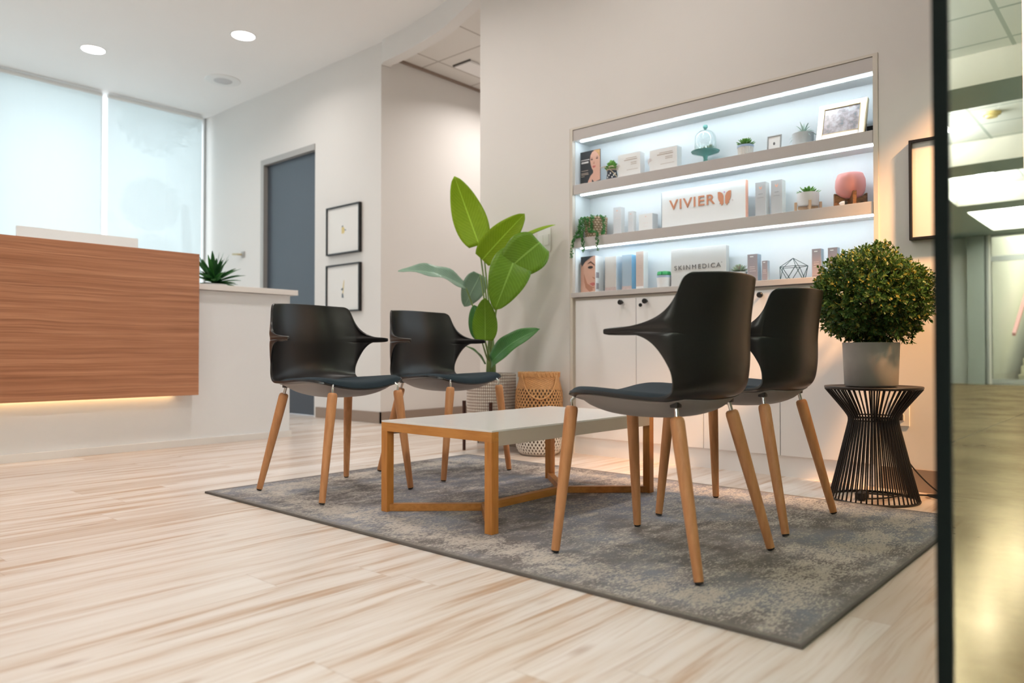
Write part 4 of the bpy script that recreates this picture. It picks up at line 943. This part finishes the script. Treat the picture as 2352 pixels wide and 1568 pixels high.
def seat_pt(r, s):
    """r: fractional row index in the seat, s in -1..1 across"""
    i = int(math.floor(r)); i = max(0, min(len(ROWS) - 2, i)); u = r - i
    a, b_ = ROWS[i], ROWS[i + 1]; E_ = Vector(a[0]).lerp(Vector(b_[0]), u); cy = a[1] + (b_[1] - a[1]) * u; cz = a[2] + (b_[2] - a[2]) * u
    t_ = abs(s); return Vector((E_.x * s, cy + (E_.y - cy) * t_ ** 2.6, cz + (E_.z - cz) * t_ * t_))
def armchair(label, loc, rz):
    c = thing('armchair', label, 'chair', loc, rz, 'black moulded armchairs round the coffee table')
    mb = MB(); P = [[p - Vector((0, 0, ZR)) for p in shell_row(i)] for i in range(len(ROWS))]; mb.grid(P)
    sh = mb.build('seat_shell', 'blackp', c, 'all'); so = sh.modifiers.new('thick', 'SOLIDIFY'); so.thickness = .009; so.offset = 0
    sb = sh.modifiers.new('smooth', 'SUBSURF'); sb.levels = 1; sb.render_levels = 2
    # cushion
    nr, ns = 22, 24; top_ = []; bot = []
    for i in range(nr + 1):
        r = 21.9 + (29.0 - 21.9) * i / nr; rr = 2 * i / nr - 1; a = []; b_ = []
        for j in range(ns + 1):
            s = -1 + 2 * j / ns; k = .965 * (1 - .10 * abs(rr) ** 6); p = seat_pt(r, s * k)
            e = max(0, (1 - abs(s) ** 7)) ** .55 * max(0, (1 - abs(rr) ** 7)) ** .55
            a.append(p + Vector((0, 0, .0055 + .021 * e - ZR))); b_.append(p + Vector((0, 0, .0045 - ZR)))
        top_.append(a); bot.append(b_)
    mb = MB(); A = mb.grid(top_); Bt = mb.grid(bot)
    ed = [(0, j) for j in range(ns + 1)] + [(i, ns) for i in range(1, nr + 1)] + [(nr, j) for j in range(ns - 1, -1, -1)] + [(i, 0) for i in range(nr - 1, 0, -1)]
    for k in range(len(ed)):
        (a0, a1), (b0, b1) = ed[k], ed[(k + 1) % len(ed)]; mb.face([A[a0][a1], A[b0][b1], Bt[b0][b1], Bt[a0][a1]])
    pd = mb.build('cushion', 'pad', c, 'all'); sb = pd.modifiers.new('smooth', 'SUBSURF'); sb.levels = 1; sb.render_levels = 1
    # underside bowl
    top_ = []; bot = []
    for i in range(nr + 1):
        r = 20.9 + (28.3 - 20.9) * i / nr; rr = 2 * i / nr - 1; a = []; b_ = []
        for j in range(ns + 1):
            s = -1 + 2 * j / ns; k = .90 * (1 - .16 * abs(rr) ** 4); p = seat_pt(r, s * k)
            e = max(0, (1 - abs(s) ** 2.6)) * max(0, (1 - abs(rr) ** 2.2))
            a.append(p + Vector((0, 0, -.004 - ZR))); b_.append(Vector((p.x, p.y, min(p.z - .006, p.z * (1 - e) + .402 * e) - ZR)))
        top_.append(a); bot.append(b_)
    mb = MB(); A = mb.grid(top_); Bt = mb.grid(bot)
    for k in range(len(ed)):
        (a0, a1), (b0, b1) = ed[k], ed[(k + 1) % len(ed)]; mb.face([A[a0][a1], A[b0][b1], Bt[b0][b1], Bt[a0][a1]])
    mb.build('underside_cover', 'belly', c, 'all')
    for sx in (-1, 1):
        for (fy, ty, zt, rear) in ((.229, .212, .432, False), (-.230, -.135, .418, True)):
            foot = Vector((sx * .2225, fy, 0)); top = Vector((sx * .163, ty, zt - ZR)); d_ = (top - foot).normalized()
            lb = MB(); n = 9; pts = [foot + (top - foot) * u for u in (.018, .3, .6, .85, .97, .99, 1.0)]
            lb.tube(pts, [.0125, .0150, .0175, .0192, .0195, .0180, .0135], 20); lg = lb.build('leg', 'beech', c, True)
            MB().tube([foot + Vector((0, 0, .0024)), foot + d_ * .010], [.0105, .0110], 16).build('foot_pad', 'rubber', lg, True)
            if rear:
                tip = top + Vector((-sx * .006, .006, .030))
                MB().tube([top - d_ * .004, tip], .0062, 12).build('leg_pin', 'chrome', lg, True)
                MB().box(tip.x - .013, tip.x + .013, tip.y - .012, tip.y + .012, tip.z - .006, tip.z + .028, .004).build('bracket', 'blackp', lg, True)
            else:
                MB().tube([top - d_ * .004, top + Vector((sx * .001, 0, .018)), top + Vector((-sx * .008, -.012, .033)), top + Vector((-sx * .02, -.02, .036))], .0050, 12).build('leg_pin', 'chrome', lg, True)
    return c
ch = armchair('black armchair nearest the camera, seen from behind at the near right of the table', (1.939, 1.127, ZR + .0008), 0)
spots = [((2.574, 1.158, ZR), 0, 'black armchair seen from behind next to the cupboards and topiary'),
         ((1.884, 2.676, ZR), PI, 'leftmost black armchair, facing us in front of the white reception counter'),
         ((2.543, 2.702, ZR), PI, 'black armchair facing us in front of the big-leaved plant')]
for loc, rz, lb in spots:
    c = copy_tree(ch); c.location = (loc[0], loc[1], ZR + .0008); c.rotation_euler = (0, 0, rz); c['label'] = lb

# ---------------------------------------------------------------- wire stool with topiary
st = thing('wire_stool', 'black wire hourglass stool carrying the round topiary', 'stool', (3.226, .915, 0))
MB().lathe([(.0005, .444), (.176, .444), (.181, .447), (.183, .452), (.181, .456), (.172, .456), (.168, .453), (.0005, .453)], 64).build('seat', 'blackm', st, True)
MB().ring((0, 0, .005), .165, .0048, 64, 8).build('base_ring', 'blackm', st, 'all')
for z in (.335, .320): MB().ring((0, 0, z), .086, .0028, 48, 8).build('waist_ring', 'blackm', st, 'all')
prof = [(.179, .446), (.150, .410), (.122, .375), (.102, .348), (.093, .333), (.091, .320), (.094, .300), (.112, .225), (.139, .110), (.165, .006)]
mb = MB(); mb.tube(cr([(r, 0, z) for r, z in prof], 3), .0031, 7); rod = mb.build('rod', 'blackm', st, 'all')
NR = 52
for k in range(1, NR):
    c = rod.copy(); COL.objects.link(c); c.parent = st; c.rotation_euler = (0, 0, 2 * PI * k / NR)
tp = thing('topiary', 'round boxwood topiary in a smooth grey pot on the wire stool', 'plant', (3.218, .920, .4565))
MB().lathe([(.0005, 0), (.094, 0), (.099, .006), (.106, .175), (.100, .175), (.098, .16)], 56).build('pot', 'concrete', tp, True)
MB().lathe([(.0005, .158), (.0985, .160)], 32).build('soil', 'soil', tp)
mb = MB(); mb.tube([(-.012, 0, .15), (-.010, .004, .26), (-.006, 0, .36)], [.012, .011, .008], 10)
q = random.Random(2)
for k in range(16):
    a = q.uniform(0, 2 * PI); e = q.uniform(-.2, 1.2); L = q.uniform(.12, .17)
    b0 = Vector((-.010, .004, q.uniform(.22, .33))); mb.tube([b0, b0 + Vector((math.cos(a) * math.cos(e), math.sin(a) * math.cos(e), math.sin(e))) * L], [.004, .0015], 6)
mb.build('trunk', 'trunk', tp, True)
mb = MB(); ctr = Vector((.012, 0, .362))
for k in range(2500):
    zt = q.uniform(-1, 1); a = q.uniform(0, 2 * PI); rr = (q.uniform(.25, 1.0)) ** .35
    n_ = Vector((math.sqrt(1 - zt * zt) * math.cos(a), math.sqrt(1 - zt * zt) * math.sin(a), zt))
    lump = 1 + .24 * noise.noise(n_ * 2.3 + Vector((3, 1, 2)))
    p = ctr + Vector((n_.x * .208, n_.y * .208, n_.z * .178)) * rr * lump
    d_ = (n_ + Vector((q.uniform(-.6, .6), q.uniform(-.6, .6), q.uniform(-.3, .8)))).normalized()
    o1 = d_.orthogonal().normalized(); ph = q.uniform(0, 6.28)
    for L in range(8):
        aa = ph + L * 2.4; f = L / 8; base = p + d_ * (.030 * f)
        side = (Matrix.Rotation(aa, 3, d_) @ o1); ld = (side + d_ * (.55 + f * .9)).normalized(); sl = q.uniform(.014, .022); ws = ld.cross(d_)
        ws = ws.normalized() * sl * .29 if ws.length > 1e-4 else o1 * sl * .29
        upn = ws.cross(ld).normalized() * sl * .10
        b0 = mb.v(base); l1 = mb.v(base + ld * sl * .5 + ws + upn); r1 = mb.v(base + ld * sl * .5 - ws + upn); tpv = mb.v(base + ld * sl)
        m1 = mb.v(base + ld * sl * .55)
        mb.face([b0, l1, tpv, m1]); mb.face([b0, m1, tpv, r1])
fo = mb.build('foliage', 'box_leaf', tp, 'all', recalc=False)
# power lead lying round the stool foot
mb = MB()
P = [(3.30, .86, .012), (3.26, .95, .015), (3.20, .97, .02), (3.16, .93, .012), (3.22, .88, .010), (3.32, .84, .010), (3.40, .80, .008), (3.44, .70, .006), (3.42, .62, .006), (3.36, .66, .006), (3.40, .76, .012), (3.46, .66, .010), (3.49, .50, .005), (3.49, .35, .005), (3.48, .24, .005)]
mb.tube(cr(P, 8), .0036, 8)
cb = mb.build('lead', 'rubber', None, 'all'); t_ = thing('power_cable', 'black power cable coiled on the floor under the wire stool', 'cable', (0, 0, 0)); cb.parent = t_
mb = MB(); mb.tube(cr([(3.46, .66, .010), (3.40, .72, .03), (3.36, .80, .12), (3.36, .86, .22), (3.44, .89, .28), (3.515, .892, .31)], 8), .003, 8); mb.build('riser', 'rubber', t_, 'all')
MB().box(3.505, 3.522, .878, .906, .300, .328, .003).build('plug', 'rubber', t_)
MB().box(3.15, 3.22, .93, .965, .004, .032, .004).build('adapter', 'rubber', t_)

# ---------------------------------------------------------------- bamboo basket
R0 = [(.100, .004), (.120, .018), (.134, .05), (.139, .10), (.1395, .18), (.1385, .26), (.1375, .34), (.1345, .37), (.125, .405), (.118, .435), (.116, .474)]
def prof_r(z):
    for (a, za), (b_, zb) in zip(R0, R0[1:]):
        if za <= z <= zb: return a + (b_ - a) * (z - za) / (zb - za)
    return R0[0][0] if z < R0[0][1] else R0[-1][0]
bs = thing('bamboo_basket', 'open-weave bamboo basket with a white lower half against the wall', 'basket', (3.366, 2.777, 0))
def weave_part(name, z0, z1, m, dens, wd):
    mb = MB(); n = 26
    for dr in (-1, 1):
        for k in range(dens):
            a0 = 2 * PI * k / dens; V = []
            for i in range(n + 1):
                z = z0 + (z1 - z0) * i / n; a = a0 + dr * z * 4.6; r = prof_r(z) + dr * .0009 + .0013 * math.sin(i * 1.9 + k * PI)
                hw = wd / 2 / r; V.append((mb.v(r * math.cos(a - hw), r * math.sin(a - hw), z), mb.v(r * math.cos(a + hw), r * math.sin(a + hw), z)))
            for i in range(n): mb.face([V[i][0], V[i][1], V[i + 1][1], V[i + 1][0]])
    o_ = mb.build(name, m, bs, recalc=False); so = o_.modifiers.new('t', 'SOLIDIFY'); so.thickness = .0014; return o_
weave_part('white_base', .004, .19, 'bamboo_w', 40, .0088)
weave_part('woven_body', .19, .40, 'bamboo', 40, .0088)
MB().lathe([(max(.01, prof_r(z) - .006), z) for z in (.008, .05, .10, .18, .26, .34, .37, .405, .43)], 40).build('shade_sheet', 'inner_shade', bs, True)  # added dark sheet, painted shade behind the open weave
weave_part('close_woven_neck', .385, .455, 'bamboo', 56, .0125)
MB().lathe([(.0005, .006), (.10, .006), (.102, .004), (.0005, .002)], 36).build('bottom', 'bamboo_w', bs)
mb = MB(); mb.lathe([(.115, .452), (.120, .452), (.121, .476), (.116, .478), (.113, .474), (.115, .452)], 48)
for k in range(30):
    R = Matrix.Rotation(k * 2 * PI / 30, 4, 'Z'); mb.box(.1125, .1235, -.004, .004, .450, .480, .001, R @ Matrix.Translation((0, 0, .465)) @ Matrix.Rotation(.45, 4, 'X') @ Matrix.Translation((0, 0, -.465)))
mb.build('rim', 'bamboo', bs)
for sgn in (1, -1):
    # handle hanging down over the side that faces the camera / the wall
    P = []
    for i in range(17):
        u = i / 16; a = math.atan2(-.664, -.748) + (.0 if sgn > 0 else PI) + (u - .5) * 1.9
        z = .462 - .135 * math.sin(PI * u) ** .9; P.append(((prof_r(z) + .006) * math.cos(a), (prof_r(z) + .006) * math.sin(a), z))
    hb = MB(); hb.tube(P, .0045, 8); hb.build('handle', 'bamboo', bs, 'all')

# ---------------------------------------------------------------- large-leaved plant in its knitted pot
PX, PY = 3.318, 3.112
ps = thing('plant_stand', 'dark wood plant stand under the knitted pot', 'plant stand', (PX, PY, 0))
Fv = Vector((.7478, .6638, 0)); Rv = Vector((.6638, -.7478, 0))
for d_ in (-Rv, Rv, -Fv, Fv):
    p = d_ * .166
    mb = MB(); mb.tube([p, p + Vector((0, 0, .30))], [.0095, .0115], 12); mb.build('leg', 'darkwood', ps, True)
for a, b_ in ((-Rv, Rv), (-Fv, Fv)): MB().bar(a * .158 + Vector((0, 0, .135)), b_ * .158 + Vector((0, 0, .135)), .022, .022).build('crossbar', 'darkwood', ps)
pl = thing('potted_banana_plant', 'tall plant with broad bright green leaves in a knitted cream pot', 'plant', (PX, PY, .147))
MB().lathe([(.0005, 0), (.138, 0), (.147, .02), (.150, .12), (.150, .316), (.144, .319), (.141, .30)], 64).build('knitted_pot', 'knit', pl, True)
MB().lathe([(.0005, .285), (.142, .287)], 36).build('soil', 'soil', pl)
def W3(x, y, z): return Vector((x - PX, y - PY, z - .147))
def leaf(base, tip, w, nrm, mt, sag=.0, fold=.18, wav=.0, seed=0, roll=0, blunt=1.0):
    base = W3(*base); tip = W3(*tip); d_ = tip - base; L = d_.length; d_.normalize(); n_ = Vector(nrm); n_ = (n_ - d_ * n_.dot(d_)).normalized()
    n_ = Matrix.Rotation(roll, 3, d_) @ n_; s_ = d_.cross(n_).normalized(); q = random.Random(seed); ns, nw = 18, 8; P = []
    ph = q.uniform(0, 6)
    for i in range(ns + 1):
        u = i / ns; c_ = base + d_ * L * u + n_ * (sag * L * math.sin(PI * u)) - Vector((0, 0, .0))
        ww = w / 2 * (math.sin(PI * min(1, (u * .93 + .07)) ** (.72 * blunt))) ** .62 if u < 1 else .001
        row = []
        for j in range(nw + 1):
            v = 2 * j / nw - 1
            off = n_ * (abs(v) ** 1.3 * fold * ww) + n_ * (wav * math.sin(u * 15 + ph + (2 if v > 0 else 0)) * abs(v) ** 2 * w)
            row.append(c_ + s_ * ww * v + off)
        P.append(row)
    mb = MB(); mb.grid(P, uv=True); o_ = mb.build('leaf', mt, pl, 'all', recalc=False); so = o_.modifiers.new('t', 'SOLIDIFY'); so.thickness = .0012
    return o_
def stem(pts, r=.006):
    mb = MB(); P = cr([W3(*p) for p in pts], 6); n = len(P); mb.tube(P, [r * (1.25 - .6 * i / n) for i in range(n)], 8); mb.build('stem', 'stem', pl, 'all')
cam_n = (-.75, -.62, .1)
g0 = (3.29, 3.09, .44)
def ad(px, py, d):   # metres from the camera's bearing: point at depth d (room measured from the doorway)
    a = (px - 1176) / 1717.0; zz = .59 + (810 - py) / 1717.0 * d
    p = Vector((.748, .6637, 0)) * d + Vector((.6637, -.748, 0)) * (a * d); return (p.x, p.y, zz)
leaf(ad(1100, 562, 4.48), ad(1043, 403, 4.52), .205, cam_n, 'leaf_bright', -.06, .12, .015, 1)
leaf(ad(1107, 596, 4.45), ad(1205, 490, 4.40), .175, (-.72, -.62, .3), 'leaf_bright', .05, .25, .01, 2, .25)
leaf(ad(1136, 604, 4.55), ad(1276, 515, 4.42), .12, (-.3, -.5, 1), 'leaf_bright', .07, .30, .01, 3, -.1)
leaf(ad(1240, 556, 4.30), ad(1152, 632, 4.26), .25, (-.65, -.65, .15), 'leaf_mid', .05, .10, .01, 4, 0, 1.0)
leaf(ad(1188, 578, 4.30), ad(1136, 712, 4.20), .235, (-.65, -.6, -.1), 'leaf_mid', .08, .12, .01, 5)
leaf(ad(1103, 630, 4.62), ad(1066, 704, 4.66), .15, (-.5, -.7, .3), 'leaf_grey', .04, .15, .02, 6)
leaf(ad(1070, 661, 4.50), ad(914, 621, 4.36), .15, (-.35, -.6, .75), 'leaf_grey', .10, .30, .05, 7, .1)
leaf(ad(1114, 782, 4.28), ad(1113, 684, 4.26), .145, (-.75, -.6, .2), 'leaf_mid', -.05, .25, .01, 8)
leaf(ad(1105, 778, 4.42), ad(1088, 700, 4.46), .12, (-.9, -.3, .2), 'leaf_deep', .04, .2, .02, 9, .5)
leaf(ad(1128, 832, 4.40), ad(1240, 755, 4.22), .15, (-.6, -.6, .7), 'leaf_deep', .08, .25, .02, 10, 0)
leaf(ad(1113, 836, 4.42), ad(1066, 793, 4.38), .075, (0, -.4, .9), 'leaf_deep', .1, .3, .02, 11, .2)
for e in ((1100, 562, 4.48), (1112, 594, 4.45), (1136, 604, 4.55), (1163, 592, 4.38), (1188, 578, 4.30), (1103, 630, 4.62), (1070, 661, 4.50), (1114, 782, 4.28), (1105, 778, 4.42)):
    b = Vector(ad(*e)); q_ = Vector(g0) + Vector((rnd.uniform(-.015, .015), rnd.uniform(-.015, .015), 0)); mid = q_.lerp(b, .5); mid = Vector((mid.x * .6 + q_.x * .4, mid.y * .6 + q_.y * .4, mid.z))
    if e[0] == 1188: mid = Vector((3.27, 3.0, .95)); 
    stem([tuple(q_), tuple(q_ + Vector((0, 0, .10))), tuple(mid), tuple(b)], .0062)
mb = MB()
for k in range(7):
    a = k * .9; r = .018; b0 = W3(*g0) + Vector((r * math.cos(a), r * math.sin(a), -.03)); mb.tube([b0, b0 + Vector((0, 0, .12)), b0 * 1.0 + Vector((-r * .3 * math.cos(a), -r * .3 * math.sin(a), .26))], [.014, .011, .006], 8)
mb.build('stem_cluster', 'stem', pl, 'all')

# ---------------------------------------------------------------- shop front: glass panel, header, hall beyond
t_ = thing('storefront_glass', 'frameless storefront glass panel along the right edge, dark gasket on its end', 'glass panel', (0, YS, 0))
MB().box(.976, XW - .002, -.005, .005, .004, 2.09).build('pane', 'pane', t_)
MB().box(.968, .976, -.0085, .0085, .004, 2.09).build('edge_gasket', 'paneedge', t_)
struct('wall_front', MB().box(-4.7, XW, .14, .26, 2.10, ZC), 'wall')
t_ = thing('storefront_glass', 'unseen frameless glass panel added past the open doorway, letting hall light in', 'glass panel', (0, YS, 0))
MB().box(-4.6, -1.1, -.005, .005, .004, 2.09).build('pane', 'pane_clear', t_)  # unseen; glazed instead of walled so hall light reaches the desk
MB().box(-1.1, -1.094, -.006, .006, .004, 2.09).build('edge_gasket', 'paneedge', t_)
struct('floor_hall', MB().box(-6, 16.6, -3.5, YS, -.08, 0), 'mfloor')
struct('wall_hall', MB().box(-6, 16.6, -3.5, -3.4, 0, 3.3), 'mwall')
struct('wall_hall_near', MB().box(3.78, 16.5, .05, .2, 0, 3.3), 'mwall')
struct('wall_hall_start', MB().box(-6.1, -6, -3.5, .2, 0, 3.3), 'mwall')
HB, HC = 2.80, 3.06
struct('ceiling_hall', MB().box(-6, 16.5, -3.5, .14, HC, HC + .1), 'mtile')
bn = 1
for x0 in (-4.7, -1.75, 1.2, 4.17, 7.13, 10.1, 12.9, 15.85):
    mb = MB(); mb.box(x0, x0 + .65, -2.05, -.12, HB, HC); b = mb.build('trim_%d' % (bn + 2), ['mface', 'mbeam']); b['kind'] = 'structure'; bn += 1
    for p in b.data.polygons:
        if abs(p.normal.z) > .5: p.material_index = 1
for (y0, y1) in ((-3.4, -2.05), (-.12, .05)):
    b = MB().box(-6, 16.5, y0, y1, HB, HC).build('trim_%d' % (bn + 2), ['mface', 'mbeam']); b['kind'] = 'structure'; bn += 1
    for p in b.data.polygons:
        if abs(p.normal.z) > .5: p.material_index = 1
hall_lab = ['first', 'second', 'third', 'fourth', 'fifth', 'sixth', 'seventh']
for k, x in enumerate((-3.25, -.3, 2.65, 5.6, 8.55, 11.45, 14.65)):
    t_ = thing('hall_ceiling_light', 'long lit ceiling panel in the hall, ' + hall_lab[k] + ' along from the entrance side', 'ceiling light', (x, -1.55, HC), 0, 'lit panels in the hall ceiling')
    MB().box(-.9, .9, -.10, .10, -.012, -.001).build('diffuser', 'lamp', t_)
    L = bpy.data.lights.new('hall_beam', 'AREA'); L.shape = 'RECTANGLE'; L.size = 1.7; L.size_y = .18; L.energy = 30 if x < 1 else 11; L.color = (.93, .97, 1)
    lo_ = bpy.data.objects.new('hall_beam', L); COL.objects.link(lo_); lo_.location = (0, 0, -.02); lo_.parent = t_
    L = bpy.data.lights.new('tile_fill', 'AREA'); L.shape = 'RECTANGLE'; L.size = 2.1; L.size_y = .7; L.energy = 190; L.color = (1, 1, .97)  # added upward fill without a fixture, brightens the ceiling tiles
    lo_ = bpy.data.objects.new('tile_fill', L); COL.objects.link(lo_); lo_.location = (0, -.42, -.24); lo_.rotation_euler = (PI, 0, 0); lo_.parent = t_
t_ = thing('smoke_detector', 'small yellowish round detector on the hall ceiling', 'detector', (9.0, -1.0, HC))
MB().lathe([(.0005, -.05), (.05, -.05), (.06, -.03), (.08, -.025), (.085, 0)], 24).build('housing', 'yel', t_, True)
# end wall with a glazed door and the stairs behind it
mb = MB(); mb.box(16.5, 16.6, -3.4, -2.26, 0, HC); mb.box(16.5, 16.6, -.2, .05, 0, HC)
struct('wall_hall_end', mb, 'mwall')
struct('trim_%d' % (bn + 2), MB().box(16.35, 16.5, -2.56, -2.28, 0, HB), 'mpil')
d2 = thing('door_2', 'x', 'x'); del d2['label']; del d2['category']; d2['kind'] = 'structure'
mb = MB(); mb.box(16.42, 16.5, -2.26, -2.18, 0, HB); mb.box(16.42, 16.5, -2.18, -.2, 2.30, 2.40); mb.box(16.42, 16.5, -2.18, -.2, 0, .10); mb.box(16.42, 16.5, -1.22, -1.14, .1, 2.3); mb.box(16.42, 16.5, -2.18, -.2, HB - .04, HB + .2)
mb.build('door_frame', 'alu', d2); mb = MB(); mb.box(16.455, 16.465, -2.18, -1.22, .1, 2.3); mb.box(16.455, 16.465, -1.14, -.2, .1, 2.3); mb.box(16.455, 16.465, -2.18, -.2, 2.4, HB - .04)
mb.build('door_glass', 'winpane', d2)
mb = MB(); mb.tube([(16.40, -1.26, .9), (16.40, -1.26, 1.5)], .015, 8); mb.build('door_handle', 'alu', d2)
sw = thing('staircase', 'beige staircase rising behind the glazed door at the end of the hall', 'stairs', (17.6, -1.2, 0))
mb = MB()
for k in range(16): mb.box(k * .30, 6.0, -.72, .9, k * .165, (k + 1) * .165)
mb.build('steps', 'stair', sw)
mb = MB(); mb.bar((-.1, -.78, .95), (4.8, -.78, 3.55), .06, .06); mb.build('handrail', 'rail', sw)
mb = MB(); mb.box(-1.2, 6.0, -1.02, -.98, 0, 5.4); mb.box(-1.2, 6.0, .95, 1.0, 0, 5.4); mb.box(6.0, 6.1, -1.0, 1.0, 0, 5.4); mb.build('stairwell_wall', 'mface', sw)
MB().box(-1.1, 6.0, -1.0, 1.0, -.08, -.001).build('stairwell_floor', 'mfloor', sw)
MB().box(-1.1, 6.1, -1.0, 1.0, 5.4, 5.5).build('stairwell_ceiling', 'mface', sw)
L = bpy.data.lights.new('stairwell_lamp', 'AREA'); L.size = 1.6; L.energy = 230; L.color = (.98, 1, .97)
lo_ = bpy.data.objects.new('stairwell_lamp', L); COL.objects.link(lo_); lo_.location = (19.6, -1.2, 5.3)

# warm accent lamp in the hall ceiling, aimed through the glass at the end of the display wall
t_ = thing('accent_spotlight', 'small warm spotlight in the hall ceiling next to the glass panel', 'spotlight', (2.93, -.62, HC))
mb = MB(); mb.lathe([(.0005, -.12), (.05, -.12), (.055, -.125), (.055, -.20), (.050, -.20), (.048, -.14), (.0005, -.14)], 24); mb.build('housing', 'white', t_, True); MB().tube([(0, 0, -.12), (0, 0, 0)], .012, 10).build('stem', 'white', t_, True)
L = bpy.data.lights.new('accent_beam', 'SPOT'); L.energy = 4800; L.color = (1, .43, .22); L.spot_size = math.radians(46); L.spot_blend = 1.0; L.shadow_soft_size = .13
lo_ = bpy.data.objects.new('accent_beam', L); COL.objects.link(lo_); lo_.location = (2.93, -.62, HC - .27)
lo_.rotation_euler = (Vector((3.53, .78, 1.18)) - Vector((2.93, -.62, HC - .27))).to_track_quat('-Z', 'Y').to_euler()
# a warmer lamp in the corridor
t_ = downlight(5.1, 4.25, 'round ceiling light inside the corridor', 3.105, 16, .07)

# ---------------------------------------------------------------- outside the windows
gr = MB().box(-30, 30, 8.3, 60, -1.2, -1.0).build('ground', mat('paving', (.5, .5, .48), .8, mottle=.1)); gr['kind'] = 'structure'; gr.name = 'floor_outdoor'
bl = thing('building', 'pale building seen hazily through the left window shades', 'building', (.5, 24, -1))
M['bpale'] = mat('pale_render', (.75, .76, .76), .8, mottle=.03); M['bglass'] = mat('building_glass', (.2, .25, .28), .2, mottle=.05)
MB().box(-7, 5.2, 0, 4, 0, 11).build('wall', 'bpale', bl)
for i in range(6):
    for j in range(3): MB().box(-6 + i * 2.0, -5 + i * 2.0, -.05, .02, 1.2 + j * 3.2, 3.2 + j * 3.2).build('window', 'bglass', bl)
tr = thing('tree', 'leafy tree outside, a soft shape behind the right window shade', 'tree', (6.02, 13.0, -1))
mb = MB(); mb.tube([(0, 0, 0), (.1, 0, 2.2), (0, .1, 4.2)], [.16, .12, .06], 10); mb.build('trunk', 'trunk', tr, True)
mb = MB(); q = random.Random(9)
for k in range(5200):
    c_ = [(-.62, 0, 4.1), (-.45, .2, 5.6), (.2, 0, 6.2), (.9, 0, 6.0), (-.2, .2, 6.6), (-.6, 0, 3.2)][k % 6]; r = [.45, .6, .7, .75, .8, .4][k % 6]
    v_ = Vector((q.gauss(0, 1), q.gauss(0, 1), q.gauss(0, 1))).normalized() * r * q.uniform(.3, 1); p = Vector(c_) + v_
    a = Vector((q.uniform(-1, 1), q.uniform(-1, 1), q.uniform(-1, 1))).normalized() * .11; b_ = a.orthogonal().normalized() * .05
    mb.face([mb.v(p - a), mb.v(p + b_), mb.v(p + a), mb.v(p - b_)])
mb.build('crown', 'tree_leaf', tr, recalc=False)

# ---------------------------------------------------------------- daylight
wd = bpy.data.worlds.new('World'); S.world = wd; wd.use_nodes = True
bg = wd.node_tree.nodes['Background']; bg.inputs[0].default_value = (.88, .94, 1, 1); bg.inputs[1].default_value = 1.7
# soft skylight entering by the glazing, placed just outside each pair of windows
for x in (2.9, .9, -1.1, -3.0):
    L = bpy.data.lights.new('skylight', 'AREA'); L.shape = 'RECTANGLE'; L.size = 1.9; L.size_y = 2.4; L.energy = 22; L.color = (.88, .93, 1)
    L.cycles.is_portal = False
    lo_ = bpy.data.objects.new('skylight', L); COL.objects.link(lo_); lo_.location = (x, YN + .35, 1.95); lo_.rotation_euler = (-PI / 2, 0, 0)

# ---------------------------------------------------------------- camera and view
cam = bpy.data.cameras.new('camera'); co = bpy.data.objects.new('camera', cam); COL.objects.link(co)
cam.sensor_width = 36; cam.lens = 1717.0 / 2352 * 36; cam.clip_start = .02
co.location = (0, 0, .59); co.rotation_euler = (PI / 2 + math.radians(.8675), 0, math.radians(41.592 - 90))
cam.dof.use_dof = True; cam.dof.focus_distance = 2.75; cam.dof.aperture_fstop = 2.4
S.camera = co
S.view_settings.view_transform = 'Standard'; S.view_settings.look = 'None'; S.view_settings.gamma = 1; S.view_settings.use_curve_mapping = False
S.view_settings.exposure = 0.19
S.cycles.max_bounces = 10; S.cycles.transparent_max_bounces = 12; S.cycles.diffuse_bounces = 5; S.cycles.glossy_bounces = 5
S.cycles.sample_clamp_indirect = 6
S.cycles.caustics_reflective = False; S.cycles.caustics_refractive = False
